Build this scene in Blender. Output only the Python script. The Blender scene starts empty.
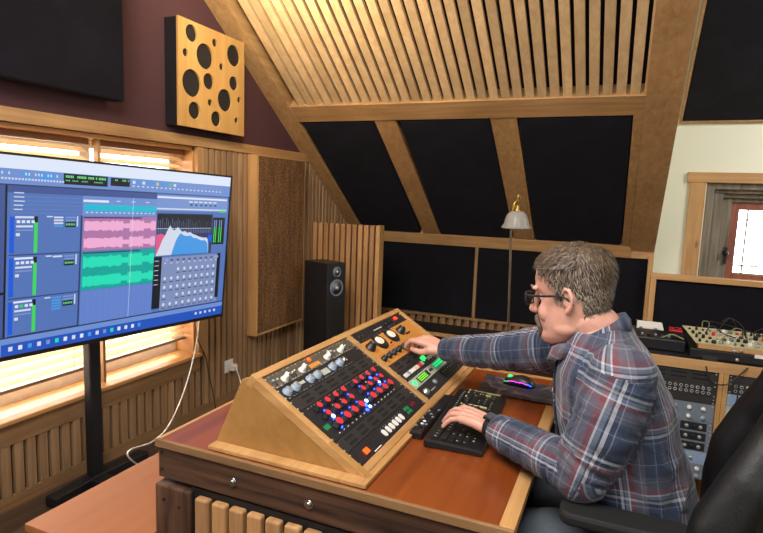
import bpy, bmesh, math, random
import numpy as np
from mathutils import Vector, Matrix, noise
random.seed(7)
S = bpy.context.scene
COL = S.collection
PI = math.pi
def R(a): return math.radians(a)

# ---------------------------------------------------------------- camera
F_PX = 565.0; CX = 381.5; CY = 266.5
nx = Vector((-960-CX, -(148-CY), -F_PX)).normalized()
yy = Vector((625-CX, -(204-CY), -F_PX)).normalized()
X = -nx
Y = (yy - X*X.dot(yy)).normalized()
Z = X.cross(Y)
CAMROT = Matrix((X, Y, Z))            # camera vector -> world vector
CAMLOC = Vector((0, 0, 1.45))
cd = bpy.data.cameras.new('camera'); cam = bpy.data.objects.new('camera', cd); COL.objects.link(cam)
cd.sensor_width = 36; cd.lens = 36*F_PX/763; cd.clip_start = 0.05
cam.matrix_world = Matrix.Translation(CAMLOC) @ CAMROT.to_4x4()
S.camera = cam

# ---------------------------------------------------------------- materials
def srgb(r, g, b):
    f = lambda c: (c/255/12.92) if c/255 <= 0.04045 else ((c/255+0.055)/1.055)**2.4
    return (f(r), f(g), f(b), 1)
M = {}
def nt(name):
    m = bpy.data.materials.new(name); m.use_nodes = True
    n = m.node_tree; b = n.nodes['Principled BSDF']
    M[name] = m
    return m, n, b
def node(n, t, **kw):
    x = n.nodes.new(t)
    for k, v in kw.items():
        if k in x.inputs: x.inputs[k].default_value = v
        else: setattr(x, k, v)
    return x
def plain(name, col, rough=0.5, metal=0.0, emit=None, es=1.0, coat=0.0, var=0.12, vs=30.0, bump=0.0, bs=200.0):
    m, n, b = nt(name)
    b.inputs['Roughness'].default_value = rough
    b.inputs['Metallic'].default_value = metal
    b.inputs['Coat Weight'].default_value = coat
    L = n.links
    tc = node(n, 'ShaderNodeTexCoord')
    nz = node(n, 'ShaderNodeTexNoise'); nz.inputs['Scale'].default_value = vs; nz.inputs['Detail'].default_value = 4
    L.new(tc.outputs['Object'], nz.inputs['Vector'])
    mx = node(n, 'ShaderNodeMix', data_type='RGBA')
    c = col
    mx.inputs['A'].default_value = (c[0]*(1-var), c[1]*(1-var), c[2]*(1-var), 1)
    mx.inputs['B'].default_value = (min(1, c[0]*(1+var)), min(1, c[1]*(1+var)), min(1, c[2]*(1+var)), 1)
    L.new(nz.outputs['Fac'], mx.inputs['Factor']); L.new(mx.outputs['Result'], b.inputs['Base Color'])
    if emit is not None:
        b.inputs['Emission Color'].default_value = emit; b.inputs['Emission Strength'].default_value = es
    if bump > 0:
        n2 = node(n, 'ShaderNodeTexNoise'); n2.inputs['Scale'].default_value = bs; n2.inputs['Detail'].default_value = 3
        L.new(tc.outputs['Object'], n2.inputs['Vector'])
        bp = node(n, 'ShaderNodeBump'); bp.inputs['Strength'].default_value = bump; bp.inputs['Distance'].default_value = 0.003
        L.new(n2.outputs['Fac'], bp.inputs['Height']); L.new(bp.outputs['Normal'], b.inputs['Normal'])
    return m
def wood(name, c1, c2, axis='y', rough=0.45, scale=1.0, pitch=None, paxis=None, pvar=0.35, coat=0.0, poff=0.0, knots=False, ramp=(0.3, 0.75)):
    m, n, b = nt(name); L = n.links
    tc = node(n, 'ShaderNodeTexCoord')
    sc = {'x': (1.2, 22, 22), 'y': (22, 1.2, 22), 'z': (22, 22, 1.2)}[axis]
    mp = node(n, 'ShaderNodeMapping'); mp.inputs['Scale'].default_value = [s*scale for s in sc]
    vec = tc.outputs['Object']
    if pitch:
        sp = node(n, 'ShaderNodeSeparateXYZ'); L.new(tc.outputs['Object'], sp.inputs[0])
        a = node(n, 'ShaderNodeMath', operation='ADD'); a.inputs[1].default_value = poff
        L.new(sp.outputs[{'x': 0, 'y': 1, 'z': 2}[paxis]], a.inputs[0])
        d = node(n, 'ShaderNodeMath', operation='DIVIDE'); d.inputs[1].default_value = pitch; L.new(a.outputs[0], d.inputs[0])
        fl = node(n, 'ShaderNodeMath', operation='FLOOR'); L.new(d.outputs[0], fl.inputs[0])
        wn = node(n, 'ShaderNodeTexWhiteNoise', noise_dimensions='1D'); L.new(fl.outputs[0], wn.inputs['W'])
        va = node(n, 'ShaderNodeVectorMath', operation='MULTIPLY_ADD')
        va.inputs[1].default_value = (3, 3, 3)
        L.new(wn.outputs['Color'], va.inputs[0]); L.new(tc.outputs['Object'], va.inputs[2])
        vec = va.outputs[0]
    L.new(vec, mp.inputs['Vector'])
    nz = node(n, 'ShaderNodeTexNoise'); nz.inputs['Scale'].default_value = 1.3; nz.inputs['Detail'].default_value = 8
    nz.inputs['Roughness'].default_value = 0.62; nz.inputs['Distortion'].default_value = 0.7
    L.new(mp.outputs[0], nz.inputs['Vector'])
    cr = node(n, 'ShaderNodeValToRGB'); cr.color_ramp.elements[0].position = ramp[0]; cr.color_ramp.elements[1].position = ramp[1]
    cr.color_ramp.elements[0].color = c1; cr.color_ramp.elements[1].color = c2
    L.new(nz.outputs['Fac'], cr.inputs['Fac'])
    # broad blotches
    n3 = node(n, 'ShaderNodeTexNoise'); n3.inputs['Scale'].default_value = 3.0*scale; n3.inputs['Detail'].default_value = 3
    L.new(vec, n3.inputs['Vector'])
    mr = node(n, 'ShaderNodeMapRange'); mr.inputs['To Min'].default_value = 0.72; mr.inputs['To Max'].default_value = 1.25
    L.new(n3.outputs['Fac'], mr.inputs['Value'])
    vm = node(n, 'ShaderNodeVectorMath', operation='SCALE'); L.new(cr.outputs['Color'], vm.inputs[0]); L.new(mr.outputs[0], vm.inputs['Scale'])
    out = vm.outputs[0]
    if pitch:
        m2 = node(n, 'ShaderNodeMapRange'); m2.inputs['To Min'].default_value = 1-pvar; m2.inputs['To Max'].default_value = 1+pvar*0.6
        L.new(wn.outputs['Value'], m2.inputs['Value'])
        v2 = node(n, 'ShaderNodeVectorMath', operation='SCALE'); L.new(out, v2.inputs[0]); L.new(m2.outputs[0], v2.inputs['Scale'])
        out = v2.outputs[0]
    if knots:
        vo = node(n, 'ShaderNodeTexVoronoi'); vo.inputs['Scale'].default_value = 2.2
        mp2 = node(n, 'ShaderNodeMapping'); mp2.inputs['Scale'].default_value = {'x': (1, 2.5, 2.5), 'y': (2.5, 1, 2.5), 'z': (2.5, 2.5, 1)}[axis]
        L.new(vec, mp2.inputs['Vector']); L.new(mp2.outputs[0], vo.inputs['Vector'])
        kr = node(n, 'ShaderNodeMapRange'); kr.inputs['From Min'].default_value = 0.03; kr.inputs['From Max'].default_value = 0.10
        kr.inputs['To Min'].default_value = 0.45; kr.inputs['To Max'].default_value = 1.0
        L.new(vo.outputs['Distance'], kr.inputs['Value'])
        v3 = node(n, 'ShaderNodeVectorMath', operation='SCALE'); L.new(out, v3.inputs[0]); L.new(kr.outputs[0], v3.inputs['Scale'])
        out = v3.outputs[0]
    L.new(out, b.inputs['Base Color'])
    b.inputs['Roughness'].default_value = rough; b.inputs['Coat Weight'].default_value = coat
    b.inputs['Coat Roughness'].default_value = 0.15
    bp = node(n, 'ShaderNodeBump'); bp.inputs['Strength'].default_value = 0.12; bp.inputs['Distance'].default_value = 0.002
    L.new(nz.outputs['Fac'], bp.inputs['Height']); L.new(bp.outputs['Normal'], b.inputs['Normal'])
    return m
PX, PY_, PZ = 'x', 'y', 'z'
for ax in 'xyz':
    wood('pine_'+ax, srgb(172,126,74), srgb(208,162,106), ax, 0.5, knots=True)
    wood('oak_'+ax, srgb(166,122,76), srgb(202,160,108), ax, 0.42)
    wood('brown_'+ax, srgb(122,90,60), srgb(162,124,84), ax, 0.5)
    wood('dark_'+ax, srgb(34,23,20), srgb(104,72,52), ax, 0.5, ramp=(.38,.66))
wood('ply', srgb(148,104,54), srgb(176,132,74), 'y', 0.45, 0.35)
wood('ceiling_slat', srgb(208,168,118), srgb(234,200,152), 'y', 0.38, 0.8, 0.0727, 'x', 0.16, poff=2.22)
wood('wall_slat', srgb(136,104,74), srgb(184,146,106), 'z', 0.5, 1.0, 0.058, 'y', 0.22)
wood('desk_slat', srgb(150,106,66), srgb(200,154,104), 'z', 0.5, 1.0, 0.057, 'x', 0.25, poff=1.04)
wood('gobo_slat', srgb(160,112,68), srgb(205,155,104), 'z', 0.45, 1.0, 0.052, 'x', 0.18)
wood('desk_top', srgb(112,48,16), srgb(152,78,32), 'y', 0.28, 0.55, coat=0.25, ramp=(0.25, 0.8))
wood('bench_top', srgb(146,84,40), srgb(166,102,54), 'y', 0.6, 0.25)
wood('floor_wood', srgb(62,46,36), srgb(104,80,62), 'y', 0.5, 0.6, 0.14, 'x', 0.3)
wood('grey_wood', srgb(92,84,72), srgb(150,138,120), 'z', 0.75, 0.9)
wood('red_wood', srgb(124,64,44), srgb(160,92,66), 'z', 0.5)
wood('weathered', srgb(104,84,60), srgb(150,122,88), 'z', 0.6, 1, 0.058, 'y', 0.25)
plain('maroon', srgb(78,46,50), 0.75, var=0.06, vs=4, bump=0.15, bs=90)
plain('white_wall', srgb(232,230,210), 0.85, var=0.03, vs=2.5, bump=0.2, bs=40)
plain('black_paint', srgb(24,22,24), 0.6)
plain('slot_black', srgb(8,8,9), 0.8)
plain('black_plastic', srgb(26,26,29), 0.38, var=0.05)
plain('black_metal', srgb(32,32,36), 0.4, metal=0.3)
plain('panel_metal', srgb(42,41,44), 0.42, metal=0.2, var=0.08)
plain('panel_vent', srgb(52,50,50), 0.45, metal=0.2, var=0.08)
plain('panel_vintage', srgb(98,92,80), 0.4, metal=0.3, var=0.3, vs=120)
plain('panel_grey', srgb(122,132,144), 0.45, metal=0.2)
plain('panel_blue', srgb(146,168,196), 0.45, metal=0.2)
plain('panel_orange', srgb(206,140,66), 0.4, var=0.14, vs=14)
plain('silver', srgb(190,192,190), 0.3, metal=0.7)
plain('silver_paint', srgb(176,180,168), 0.4)
plain('chrome', srgb(205,206,208), 0.18, metal=1.0)
plain('white_plastic', srgb(228,226,220), 0.35)
plain('cream_knob', srgb(222,214,204), 0.35)
plain('blue_knob', srgb(142,158,176), 0.35)
plain('red_cap', srgb(222,50,66), 0.4)
plain('green_button', srgb(24,110,66), 0.4, emit=srgb(20,120,60), es=0.3)
plain('dark_red_button', srgb(110,30,46), 0.4)
plain('red_part', srgb(190,32,30), 0.4)
plain('synth_cream', srgb(186,178,140), 0.45, var=0.2, vs=60)
plain('yellow_button_glint', srgb(214,208,150), 0.4)  # a button's yellow, also the painted light on the keyboard's key edges
plain('led_blue', srgb(20,40,200), 0.3, emit=srgb(20,50,255), es=14)
plain('led_white_blue', srgb(140,170,255), 0.3, emit=srgb(110,150,255), es=12)
plain('led_orange', srgb(230,90,30), 0.3, emit=srgb(255,80,20), es=1.2)
plain('led_red', srgb(220,50,30), 0.3, emit=srgb(255,50,25), es=2.5)
plain('led_green', srgb(60,230,120), 0.3, emit=srgb(40,235,110), es=1.1)
plain('led_lime', srgb(120,220,60), 0.3, emit=srgb(110,220,50), es=.7)
plain('led_teal', srgb(30,150,120), 0.3, emit=srgb(20,160,120), es=0.4)
plain('led_magenta', srgb(220,60,220), 0.3, emit=srgb(220,60,230), es=2.0)
plain('meter_face', srgb(236,214,196), 0.3, emit=srgb(250,200,180), es=0.35)
plain('brass', srgb(184,150,74), 0.3, metal=0.9)
plain('pole_metal', srgb(120,104,84), 0.35, metal=0.8)
plain('cable_white', srgb(214,210,200), 0.5)
plain('cable_black', srgb(22,22,22), 0.5)
plain('skin', srgb(214,160,140), 0.5, var=0.09, vs=26, bump=0.12, bs=160)
M['skin'].node_tree.nodes['Principled BSDF'].inputs['Subsurface Weight'].default_value = 0.12
M['skin'].node_tree.nodes['Principled BSDF'].inputs['Subsurface Radius'].default_value = (0.02, 0.008, 0.004)
plain('lips', srgb(178,112,104), 0.45)
plain('nail', srgb(226,180,164), 0.3)
plain('eye_white', srgb(228,224,218), 0.25)
plain('iris', srgb(60,70,80), 0.2)
plain('hair', srgb(86,68,52), 0.55, var=0.45, vs=90)
plain('hair_grey', srgb(130,118,104), 0.55, var=0.3, vs=90)
plain('beard', srgb(104,88,76), 0.6, var=0.4, vs=120)
plain('trouser', srgb(70,76,84), 0.85, var=0.2, vs=60, bump=0.4, bs=300)
plain('rubber', srgb(18,18,19), 0.7)
plain('leather_black', srgb(16,16,18), 0.52, var=0.1, bump=0.25, bs=220)
plain('mesh_black', srgb(12,12,14), 0.9, var=0.2, vs=200)
plain('stone', srgb(108,100,88), 0.9, var=0.3, vs=12, bump=0.8, bs=30)
plain('lead', srgb(132,128,92), 0.5)
plain('blind_slat', srgb(240,214,176), 0.5, var=0.04)
M['blind_slat'].node_tree.nodes['Principled BSDF'].inputs['Transmission Weight'].default_value = 0.0
plain('blind_rail', srgb(150,132,112), 0.5)
plain('sill_paint', srgb(206,150,92), 0.4)
plain('soffit', srgb(150,100,56), 0.5)
plain('plaster_ceiling', srgb(196,190,176), 0.85)
plain('ground', srgb(150,150,120), 0.9)
plain('shoe', srgb(40,34,30), 0.5)

def glass(name, tint=(1,1,1,1), rough=0.0, mixf=0.12):
    m = bpy.data.materials.new(name); m.use_nodes = True; n = m.node_tree; n.nodes.clear()
    o = node(n, 'ShaderNodeOutputMaterial'); mx = node(n, 'ShaderNodeMixShader'); mx.inputs[0].default_value = mixf
    t = node(n, 'ShaderNodeBsdfTransparent'); t.inputs[0].default_value = tint
    g = node(n, 'ShaderNodeBsdfGlossy'); g.inputs['Roughness'].default_value = rough
    n.links.new(t.outputs[0], mx.inputs[1]); n.links.new(g.outputs[0], mx.inputs[2]); n.links.new(mx.outputs[0], o.inputs[0])
    M[name] = m
glass('window_glass'); glass('lens', (0.97,0.98,0.98,1), 0.02, 0.05)
def milk(name):
    m, n, b = nt(name)
    b.inputs['Base Color'].default_value = srgb(176,170,162); b.inputs['Roughness'].default_value = 0.3
    L = n.links
    tr = node(n, 'ShaderNodeBsdfTranslucent'); tr.inputs[0].default_value = srgb(180,172,160)
    mx = node(n, 'ShaderNodeMixShader'); mx.inputs[0].default_value = 0.35
    tc = node(n, 'ShaderNodeTexCoord'); nz = node(n, 'ShaderNodeTexNoise'); nz.inputs['Scale'].default_value = 40
    bp = node(n, 'ShaderNodeBump'); bp.inputs['Strength'].default_value = .3
    L.new(tc.outputs['Object'], nz.inputs['Vector']); L.new(nz.outputs['Fac'], bp.inputs['Height']); L.new(bp.outputs[0], b.inputs['Normal'])
    L.new(b.outputs[0], mx.inputs[1]); L.new(tr.outputs[0], mx.inputs[2]); L.new(mx.outputs[0], n.nodes['Material Output'].inputs[0])
milk('lamp_glass')
def fabric(name, col, col2, wscale=420, wr=0.95, sheen=0.04, crease=0.0):
    m, n, b = nt(name); L = n.links
    tc = node(n, 'ShaderNodeTexCoord')
    nz = node(n, 'ShaderNodeTexNoise'); nz.inputs['Scale'].default_value = 3.5; nz.inputs['Detail'].default_value = 5
    nz.inputs['Distortion'].default_value = 1.4
    L.new(tc.outputs['Object'], nz.inputs['Vector'])
    cr = node(n, 'ShaderNodeValToRGB'); cr.color_ramp.elements[0].position = 0.42; cr.color_ramp.elements[1].position = 0.72
    cr.color_ramp.elements[0].color = col; cr.color_ramp.elements[1].color = col2
    L.new(nz.outputs['Fac'], cr.inputs[0]); L.new(cr.outputs[0], b.inputs['Base Color'])
    b.inputs['Roughness'].default_value = wr; b.inputs['Sheen Weight'].default_value = sheen
    b.inputs['Sheen Tint'].default_value = (0.6,0.6,0.8,1); b.inputs['Specular IOR Level'].default_value = 0.25
    n2 = node(n, 'ShaderNodeTexNoise'); n2.inputs['Scale'].default_value = wscale
    L.new(tc.outputs['Object'], n2.inputs['Vector'])
    bp = node(n, 'ShaderNodeBump'); bp.inputs['Strength'].default_value = 0.4; bp.inputs['Distance'].default_value = 0.001
    L.new(n2.outputs['Fac'], bp.inputs['Height'])
    if crease:
        b2 = node(n, 'ShaderNodeBump'); b2.inputs['Strength'].default_value = crease; b2.inputs['Distance'].default_value = 0.012
        L.new(nz.outputs['Fac'], b2.inputs['Height']); L.new(b2.outputs[0], bp.inputs['Normal'])
    L.new(bp.outputs[0], b.inputs['Normal'])
fabric('fabric_black', srgb(17,15,22), srgb(25,23,32), crease=0.5)
fabric('fabric_knee', srgb(13,12,18), srgb(19,18,25), crease=0.3)
def weave(name):
    m, n, b = nt(name); L = n.links
    tc = node(n, 'ShaderNodeTexCoord'); mp = node(n, 'ShaderNodeMapping'); mp.inputs['Scale'].default_value = (1, 45, 90)
    L.new(tc.outputs['Object'], mp.inputs[0])
    nz = node(n, 'ShaderNodeTexNoise'); nz.inputs['Scale'].default_value = 1.0; nz.inputs['Detail'].default_value = 3
    L.new(mp.outputs[0], nz.inputs['Vector'])
    mp2 = node(n, 'ShaderNodeMapping'); mp2.inputs['Scale'].default_value = (1, 14, 3.0); L.new(tc.outputs['Object'], mp2.inputs[0])
    n2 = node(n, 'ShaderNodeTexNoise'); n2.inputs['Scale'].default_value = 1.5; L.new(mp2.outputs[0], n2.inputs['Vector'])
    ad = node(n, 'ShaderNodeMath', operation='MULTIPLY_ADD'); ad.inputs[1].default_value = 0.5
    L.new(n2.outputs['Fac'], ad.inputs[0]); L.new(nz.outputs['Fac'], ad.inputs[2])
    cr = node(n, 'ShaderNodeValToRGB'); cr.color_ramp.elements[0].position = 0.6; cr.color_ramp.elements[1].position = 0.92
    cr.color_ramp.elements[0].color = srgb(84,56,32); cr.color_ramp.elements[1].color = srgb(136,96,56)
    L.new(ad.outputs[0], cr.inputs[0]); L.new(cr.outputs[0], b.inputs['Base Color']); b.inputs['Roughness'].default_value = 0.8
    bp = node(n, 'ShaderNodeBump'); bp.inputs['Strength'].default_value = 0.5; bp.inputs['Distance'].default_value = 0.002
    L.new(nz.outputs['Fac'], bp.inputs['Height']); L.new(bp.outputs[0], b.inputs['Normal'])
weave('brown_weave')
def mousepad_mat(name):
    m, n, b = nt(name); L = n.links
    tc = node(n, 'ShaderNodeTexCoord')
    nz = node(n, 'ShaderNodeTexNoise'); nz.inputs['Scale'].default_value = 14; nz.inputs['Detail'].default_value = 6; nz.inputs['Distortion'].default_value = 1.5
    L.new(tc.outputs['Object'], nz.inputs['Vector'])
    cr = node(n, 'ShaderNodeValToRGB'); e = cr.color_ramp.elements
    e[0].position = 0.4; e[0].color = srgb(44,42,50); e[1].position = 0.72; e[1].color = srgb(150,112,104)
    k = e.new(0.55); k.color = srgb(72,66,76)
    L.new(nz.outputs['Fac'], cr.inputs[0]); L.new(cr.outputs[0], b.inputs['Base Color']); b.inputs['Roughness'].default_value = 0.7
mousepad_mat('mousepad')
def plaid(name):
    m, n, b = nt(name); L = n.links
    uv = node(n, 'ShaderNodeUVMap'); uv.uv_map = 'cloth'
    sp = node(n, 'ShaderNodeSeparateXYZ'); L.new(uv.outputs[0], sp.inputs[0])
    navy = srgb(34,46,70); navy2 = srgb(44,58,84); wht = srgb(176,178,186); lg = srgb(98,108,124); red = srgb(112,54,62); tan = srgb(84,80,92); ln = srgb(112,124,142)
    stops = [(0, navy), (0.22, navy2), (0.26, ln), (0.275, navy), (0.33, wht), (0.375, navy), (0.395, lg), (0.45, wht), (0.475, red), (0.55, tan), (0.66, ln), (0.675, tan), (0.74, navy), (0.90, navy2), (0.93, ln), (0.945, navy)]
    outs = []
    for i, per in ((0, 0.135), (1, 0.15)):
        d = node(n, 'ShaderNodeMath', operation='DIVIDE'); d.inputs[1].default_value = per; L.new(sp.outputs[i], d.inputs[0])
        fr = node(n, 'ShaderNodeMath', operation='FRACT'); L.new(d.outputs[0], fr.inputs[0])
        cr = node(n, 'ShaderNodeValToRGB'); cr.color_ramp.interpolation = 'CONSTANT'
        e = cr.color_ramp.elements
        e[0].position = 0; e[0].color = stops[0][1]; e[1].position = stops[1][0]; e[1].color = stops[1][1]
        for p, c in stops[2:]:
            k = e.new(p); k.color = c
        L.new(fr.outputs[0], cr.inputs[0]); outs.append(cr.outputs[0])
    mx = node(n, 'ShaderNodeMix', data_type='RGBA'); mx.inputs['Factor'].default_value = 0.42
    L.new(outs[0], mx.inputs['A']); L.new(outs[1], mx.inputs['B'])
    nz = node(n, 'ShaderNodeTexNoise'); nz.inputs['Scale'].default_value = 500
    tc = node(n, 'ShaderNodeTexCoord'); L.new(tc.outputs['Object'], nz.inputs['Vector'])
    L.new(mx.outputs['Result'], b.inputs['Base Color']); b.inputs['Roughness'].default_value = 0.85; b.inputs['Sheen Weight'].default_value = 0.15
    n2 = node(n, 'ShaderNodeTexNoise'); n2.inputs['Scale'].default_value = 9; n2.inputs['Detail'].default_value = 3; n2.inputs['Distortion'].default_value = 2.2
    L.new(tc.outputs['Object'], n2.inputs['Vector'])
    b1 = node(n, 'ShaderNodeBump'); b1.inputs['Strength'].default_value = 0.55; b1.inputs['Distance'].default_value = 0.02
    L.new(n2.outputs['Fac'], b1.inputs['Height'])
    b2 = node(n, 'ShaderNodeBump'); b2.inputs['Strength'].default_value = 0.3; b2.inputs['Distance'].default_value = 0.0008
    L.new(nz.outputs['Fac'], b2.inputs['Height']); L.new(b1.outputs[0], b2.inputs['Normal']); L.new(b2.outputs[0], b.inputs['Normal'])
plaid('plaid')
def screen_mat(name, col, es=1.0):
    m, n, b = nt(name)
    b.inputs['Base Color'].default_value = (0.01,0.01,0.012,1); b.inputs['Roughness'].default_value = 0.3
    b.inputs['Emission Color'].default_value = col; b.inputs['Emission Strength'].default_value = es
    return m

# ---------------------------------------------------------------- mesh builder
class MB:
    def __init__(self): self.v = []; self.f = []; self.mi = []; self.sm = []; self.mats = []
    def _m(self, m):
        if m is None: return 0
        if m not in self.mats: self.mats.append(m)
        return self.mats.index(m)
    def add(self, vs, fs, m=None, smooth=False):
        o = len(self.v); k = self._m(m)
        self.v += [Vector(p) for p in vs]
        for f in fs: self.f.append([i+o for i in f]); self.mi.append(k); self.sm.append(smooth)
        return self
    def box(self, x0, x1, y0, y1, z0, z1, m=None):
        if x0 > x1: x0, x1 = x1, x0
        if y0 > y1: y0, y1 = y1, y0
        if z0 > z1: z0, z1 = z1, z0
        vs = [(x0,y0,z0),(x1,y0,z0),(x1,y1,z0),(x0,y1,z0),(x0,y0,z1),(x1,y0,z1),(x1,y1,z1),(x0,y1,z1)]
        return self.add(vs, [(0,3,2,1),(4,5,6,7),(0,1,5,4),(1,2,6,5),(2,3,7,6),(3,0,4,7)], m)
    def obox(self, c, size, rot, m=None):
        c = Vector(c); hx, hy, hz = [s/2 for s in size]
        vs = [c + rot @ Vector(p) for p in [(-hx,-hy,-hz),(hx,-hy,-hz),(hx,hy,-hz),(-hx,hy,-hz),(-hx,-hy,hz),(hx,-hy,hz),(hx,hy,hz),(-hx,hy,hz)]]
        return self.add(vs, [(0,3,2,1),(4,5,6,7),(0,1,5,4),(1,2,6,5),(2,3,7,6),(3,0,4,7)], m)
    def hexa(self, b4, t4, m=None):
        return self.add(list(b4)+list(t4), [(0,3,2,1),(4,5,6,7),(0,1,5,4),(1,2,6,5),(2,3,7,6),(3,0,4,7)], m)
    def quad(self, a, b, c, d, m=None): return self.add([a,b,c,d], [(0,1,2,3)], m)
    def cyl(self, p0, p1, r0, r1=None, n=16, m=None, smooth=True):
        if r1 is None: r1 = r0
        p0 = Vector(p0); p1 = Vector(p1); d = (p1-p0).normalized()
        a = d.orthogonal().normalized(); b = d.cross(a)
        vs = []
        for p, r in ((p0, r0), (p1, r1)):
            for i in range(n):
                t = 2*PI*i/n; vs.append(p + a*math.cos(t)*r + b*math.sin(t)*r)
        fs = [(i, (i+1) % n, n+(i+1) % n, n+i) for i in range(n)]
        self.add(vs, fs, m, smooth)
        self.add(vs[:n], [tuple(range(n-1,-1,-1))], m); self.add(vs[n:], [tuple(range(n))], m)
        return self
    def tube(self, pts, r, n=8, m=None):
        pts = [Vector(p) for p in pts]; rr = r if isinstance(r, (list, tuple)) else [r]*len(pts)
        up = None; vs = []
        for i, p in enumerate(pts):
            d = (pts[min(i+1, len(pts)-1)] - pts[max(i-1, 0)]).normalized()
            if up is None: a = d.orthogonal().normalized()
            else:
                a = up - d*up.dot(d)
                a = a.normalized() if a.length > 1e-6 else d.orthogonal().normalized()
            up = a; b = d.cross(a)
            for k in range(n):
                t = 2*PI*k/n; vs.append(p + a*math.cos(t)*rr[i] + b*math.sin(t)*rr[i])
        fs = []
        for i in range(len(pts)-1):
            for k in range(n): fs.append((i*n+k, i*n+(k+1) % n, (i+1)*n+(k+1) % n, (i+1)*n+k))
        fs.append(tuple(range(n-1,-1,-1))); fs.append(tuple((len(pts)-1)*n+k for k in range(n)))
        return self.add(vs, fs, m, True)
    def lathe(self, c, axis, prof, n=24, m=None, cap=True):
        c = Vector(c); d = Vector(axis).normalized(); a = d.orthogonal().normalized(); b = d.cross(a)
        vs = []
        for r, h in prof:
            for k in range(n):
                t = 2*PI*k/n; vs.append(c + d*h + a*math.cos(t)*r + b*math.sin(t)*r)
        fs = []
        for i in range(len(prof)-1):
            for k in range(n): fs.append((i*n+k, i*n+(k+1) % n, (i+1)*n+(k+1) % n, (i+1)*n+k))
        if cap: fs.append(tuple(range(n-1,-1,-1))); fs.append(tuple((len(prof)-1)*n+k for k in range(n)))
        return self.add(vs, fs, m, True)
    def prism(self, poly, d0, d1, fn, m=None):
        n = len(poly); vs = [fn(p[0], p[1], d0) for p in poly] + [fn(p[0], p[1], d1) for p in poly]
        fs = [tuple(range(n-1,-1,-1)), tuple(range(n, 2*n))] + [(i, (i+1) % n, n+(i+1) % n, n+i) for i in range(n)]
        return self.add(vs, fs, m)
    def sphere(self, c, r, m=None, nu=16, nv=10, sc=(1,1,1), rot=None):
        c = Vector(c); vs = []; fs = []
        for j in range(nv+1):
            ph = PI*j/nv
            for i in range(nu):
                t = 2*PI*i/nu
                p = Vector((math.sin(ph)*math.cos(t)*sc[0], math.sin(ph)*math.sin(t)*sc[1], math.cos(ph)*sc[2]))*r
                if rot: p = rot @ p
                vs.append(c+p)
        for j in range(nv):
            for i in range(nu): fs.append((j*nu+i, (j+1)*nu+i, (j+1)*nu+(i+1) % nu, j*nu+(i+1) % nu))
        return self.add(vs, fs, m, True)
    def build(self, name, mat=None, parent=None, bevel=0.0, local=False):
        me = bpy.data.meshes.new(name)
        vs = self.v
        if parent is not None and not local:
            w = parent
            T = Matrix.Identity(4)
            while w is not None: T = w.matrix_basis @ T; w = w.parent
            inv = T.inverted(); vs = [inv @ v for v in vs]
        me.from_pydata([tuple(v) for v in vs], [], self.f)
        mats = [M[x] for x in self.mats] if self.mats else [M[mat]]
        for x in mats: me.materials.append(x)
        me.polygons.foreach_set('material_index', self.mi)
        me.polygons.foreach_set('use_smooth', self.sm)
        bm = bmesh.new(); bm.from_mesh(me)
        bmesh.ops.remove_doubles(bm, verts=bm.verts, dist=1e-6)
        bmesh.ops.recalc_face_normals(bm, faces=bm.faces)
        if bevel > 0:
            es = [e for e in bm.edges if len(e.link_faces) == 2 and e.calc_face_angle(0) > 0.6]
            bmesh.ops.bevel(bm, geom=es, offset=bevel, segments=2, profile=0.5, affect='EDGES', clamp_overlap=True)
        bm.to_mesh(me); bm.free()
        o = bpy.data.objects.new(name, me); COL.objects.link(o)
        if parent is not None: o.parent = parent
        return o
def empty(name, loc=(0,0,0), rot=None):
    o = bpy.data.objects.new(name, None); COL.objects.link(o)
    m = Matrix.Translation(Vector(loc))
    if rot is not None: m = m @ rot.to_4x4()
    o.matrix_basis = m; o.empty_display_size = 0.05
    return o
def tag(o, label, cat, group=None):
    o['label'] = label; o['category'] = cat
    if group: o['group'] = group
    return o
def struct(o, label=None):
    o['kind'] = 'structure'
    if label: o['label'] = label
    return o
def sbox(name, mat, *b, bevel=0.0):
    return struct(MB().box(*b).build(name, mat, bevel=bevel))
def roundrect(w, h, r, n=5):
    pts = []
    for cx, cy, a0 in ((w/2-r, h/2-r, 0), (-w/2+r, h/2-r, 90), (-w/2+r, -h/2+r, 180), (w/2-r, -h/2+r, 270)):
        for i in range(n+1):
            a = R(a0+90*i/n); pts.append((cx+r*math.cos(a), cy+r*math.sin(a)))
    return pts

def transl(name, col, fac=0.45):
    m, n, b = nt(name); b.inputs['Base Color'].default_value = col; b.inputs['Roughness'].default_value = 0.5
    tr = node(n, 'ShaderNodeBsdfTranslucent'); tr.inputs[0].default_value = col
    mx = node(n, 'ShaderNodeMixShader'); mx.inputs[0].default_value = fac
    n.links.new(b.outputs[0], mx.inputs[1]); n.links.new(tr.outputs[0], mx.inputs[2]); n.links.new(mx.outputs[0], n.nodes['Material Output'].inputs[0])
transl('blind_slat', srgb(246,226,196), 0.55)
# point on a wall plane seen along a known sight line (used only to read positions off known planes)
def sight(u, v):
    return CAMROT @ Vector((u-CX, -(v-CY), -F_PX))
def at(u, v, axis, val):
    d = sight(u, v); i = 'xyz'.index(axis); t = (val-CAMLOC[i])/d[i]
    return CAMLOC + d*t

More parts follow.
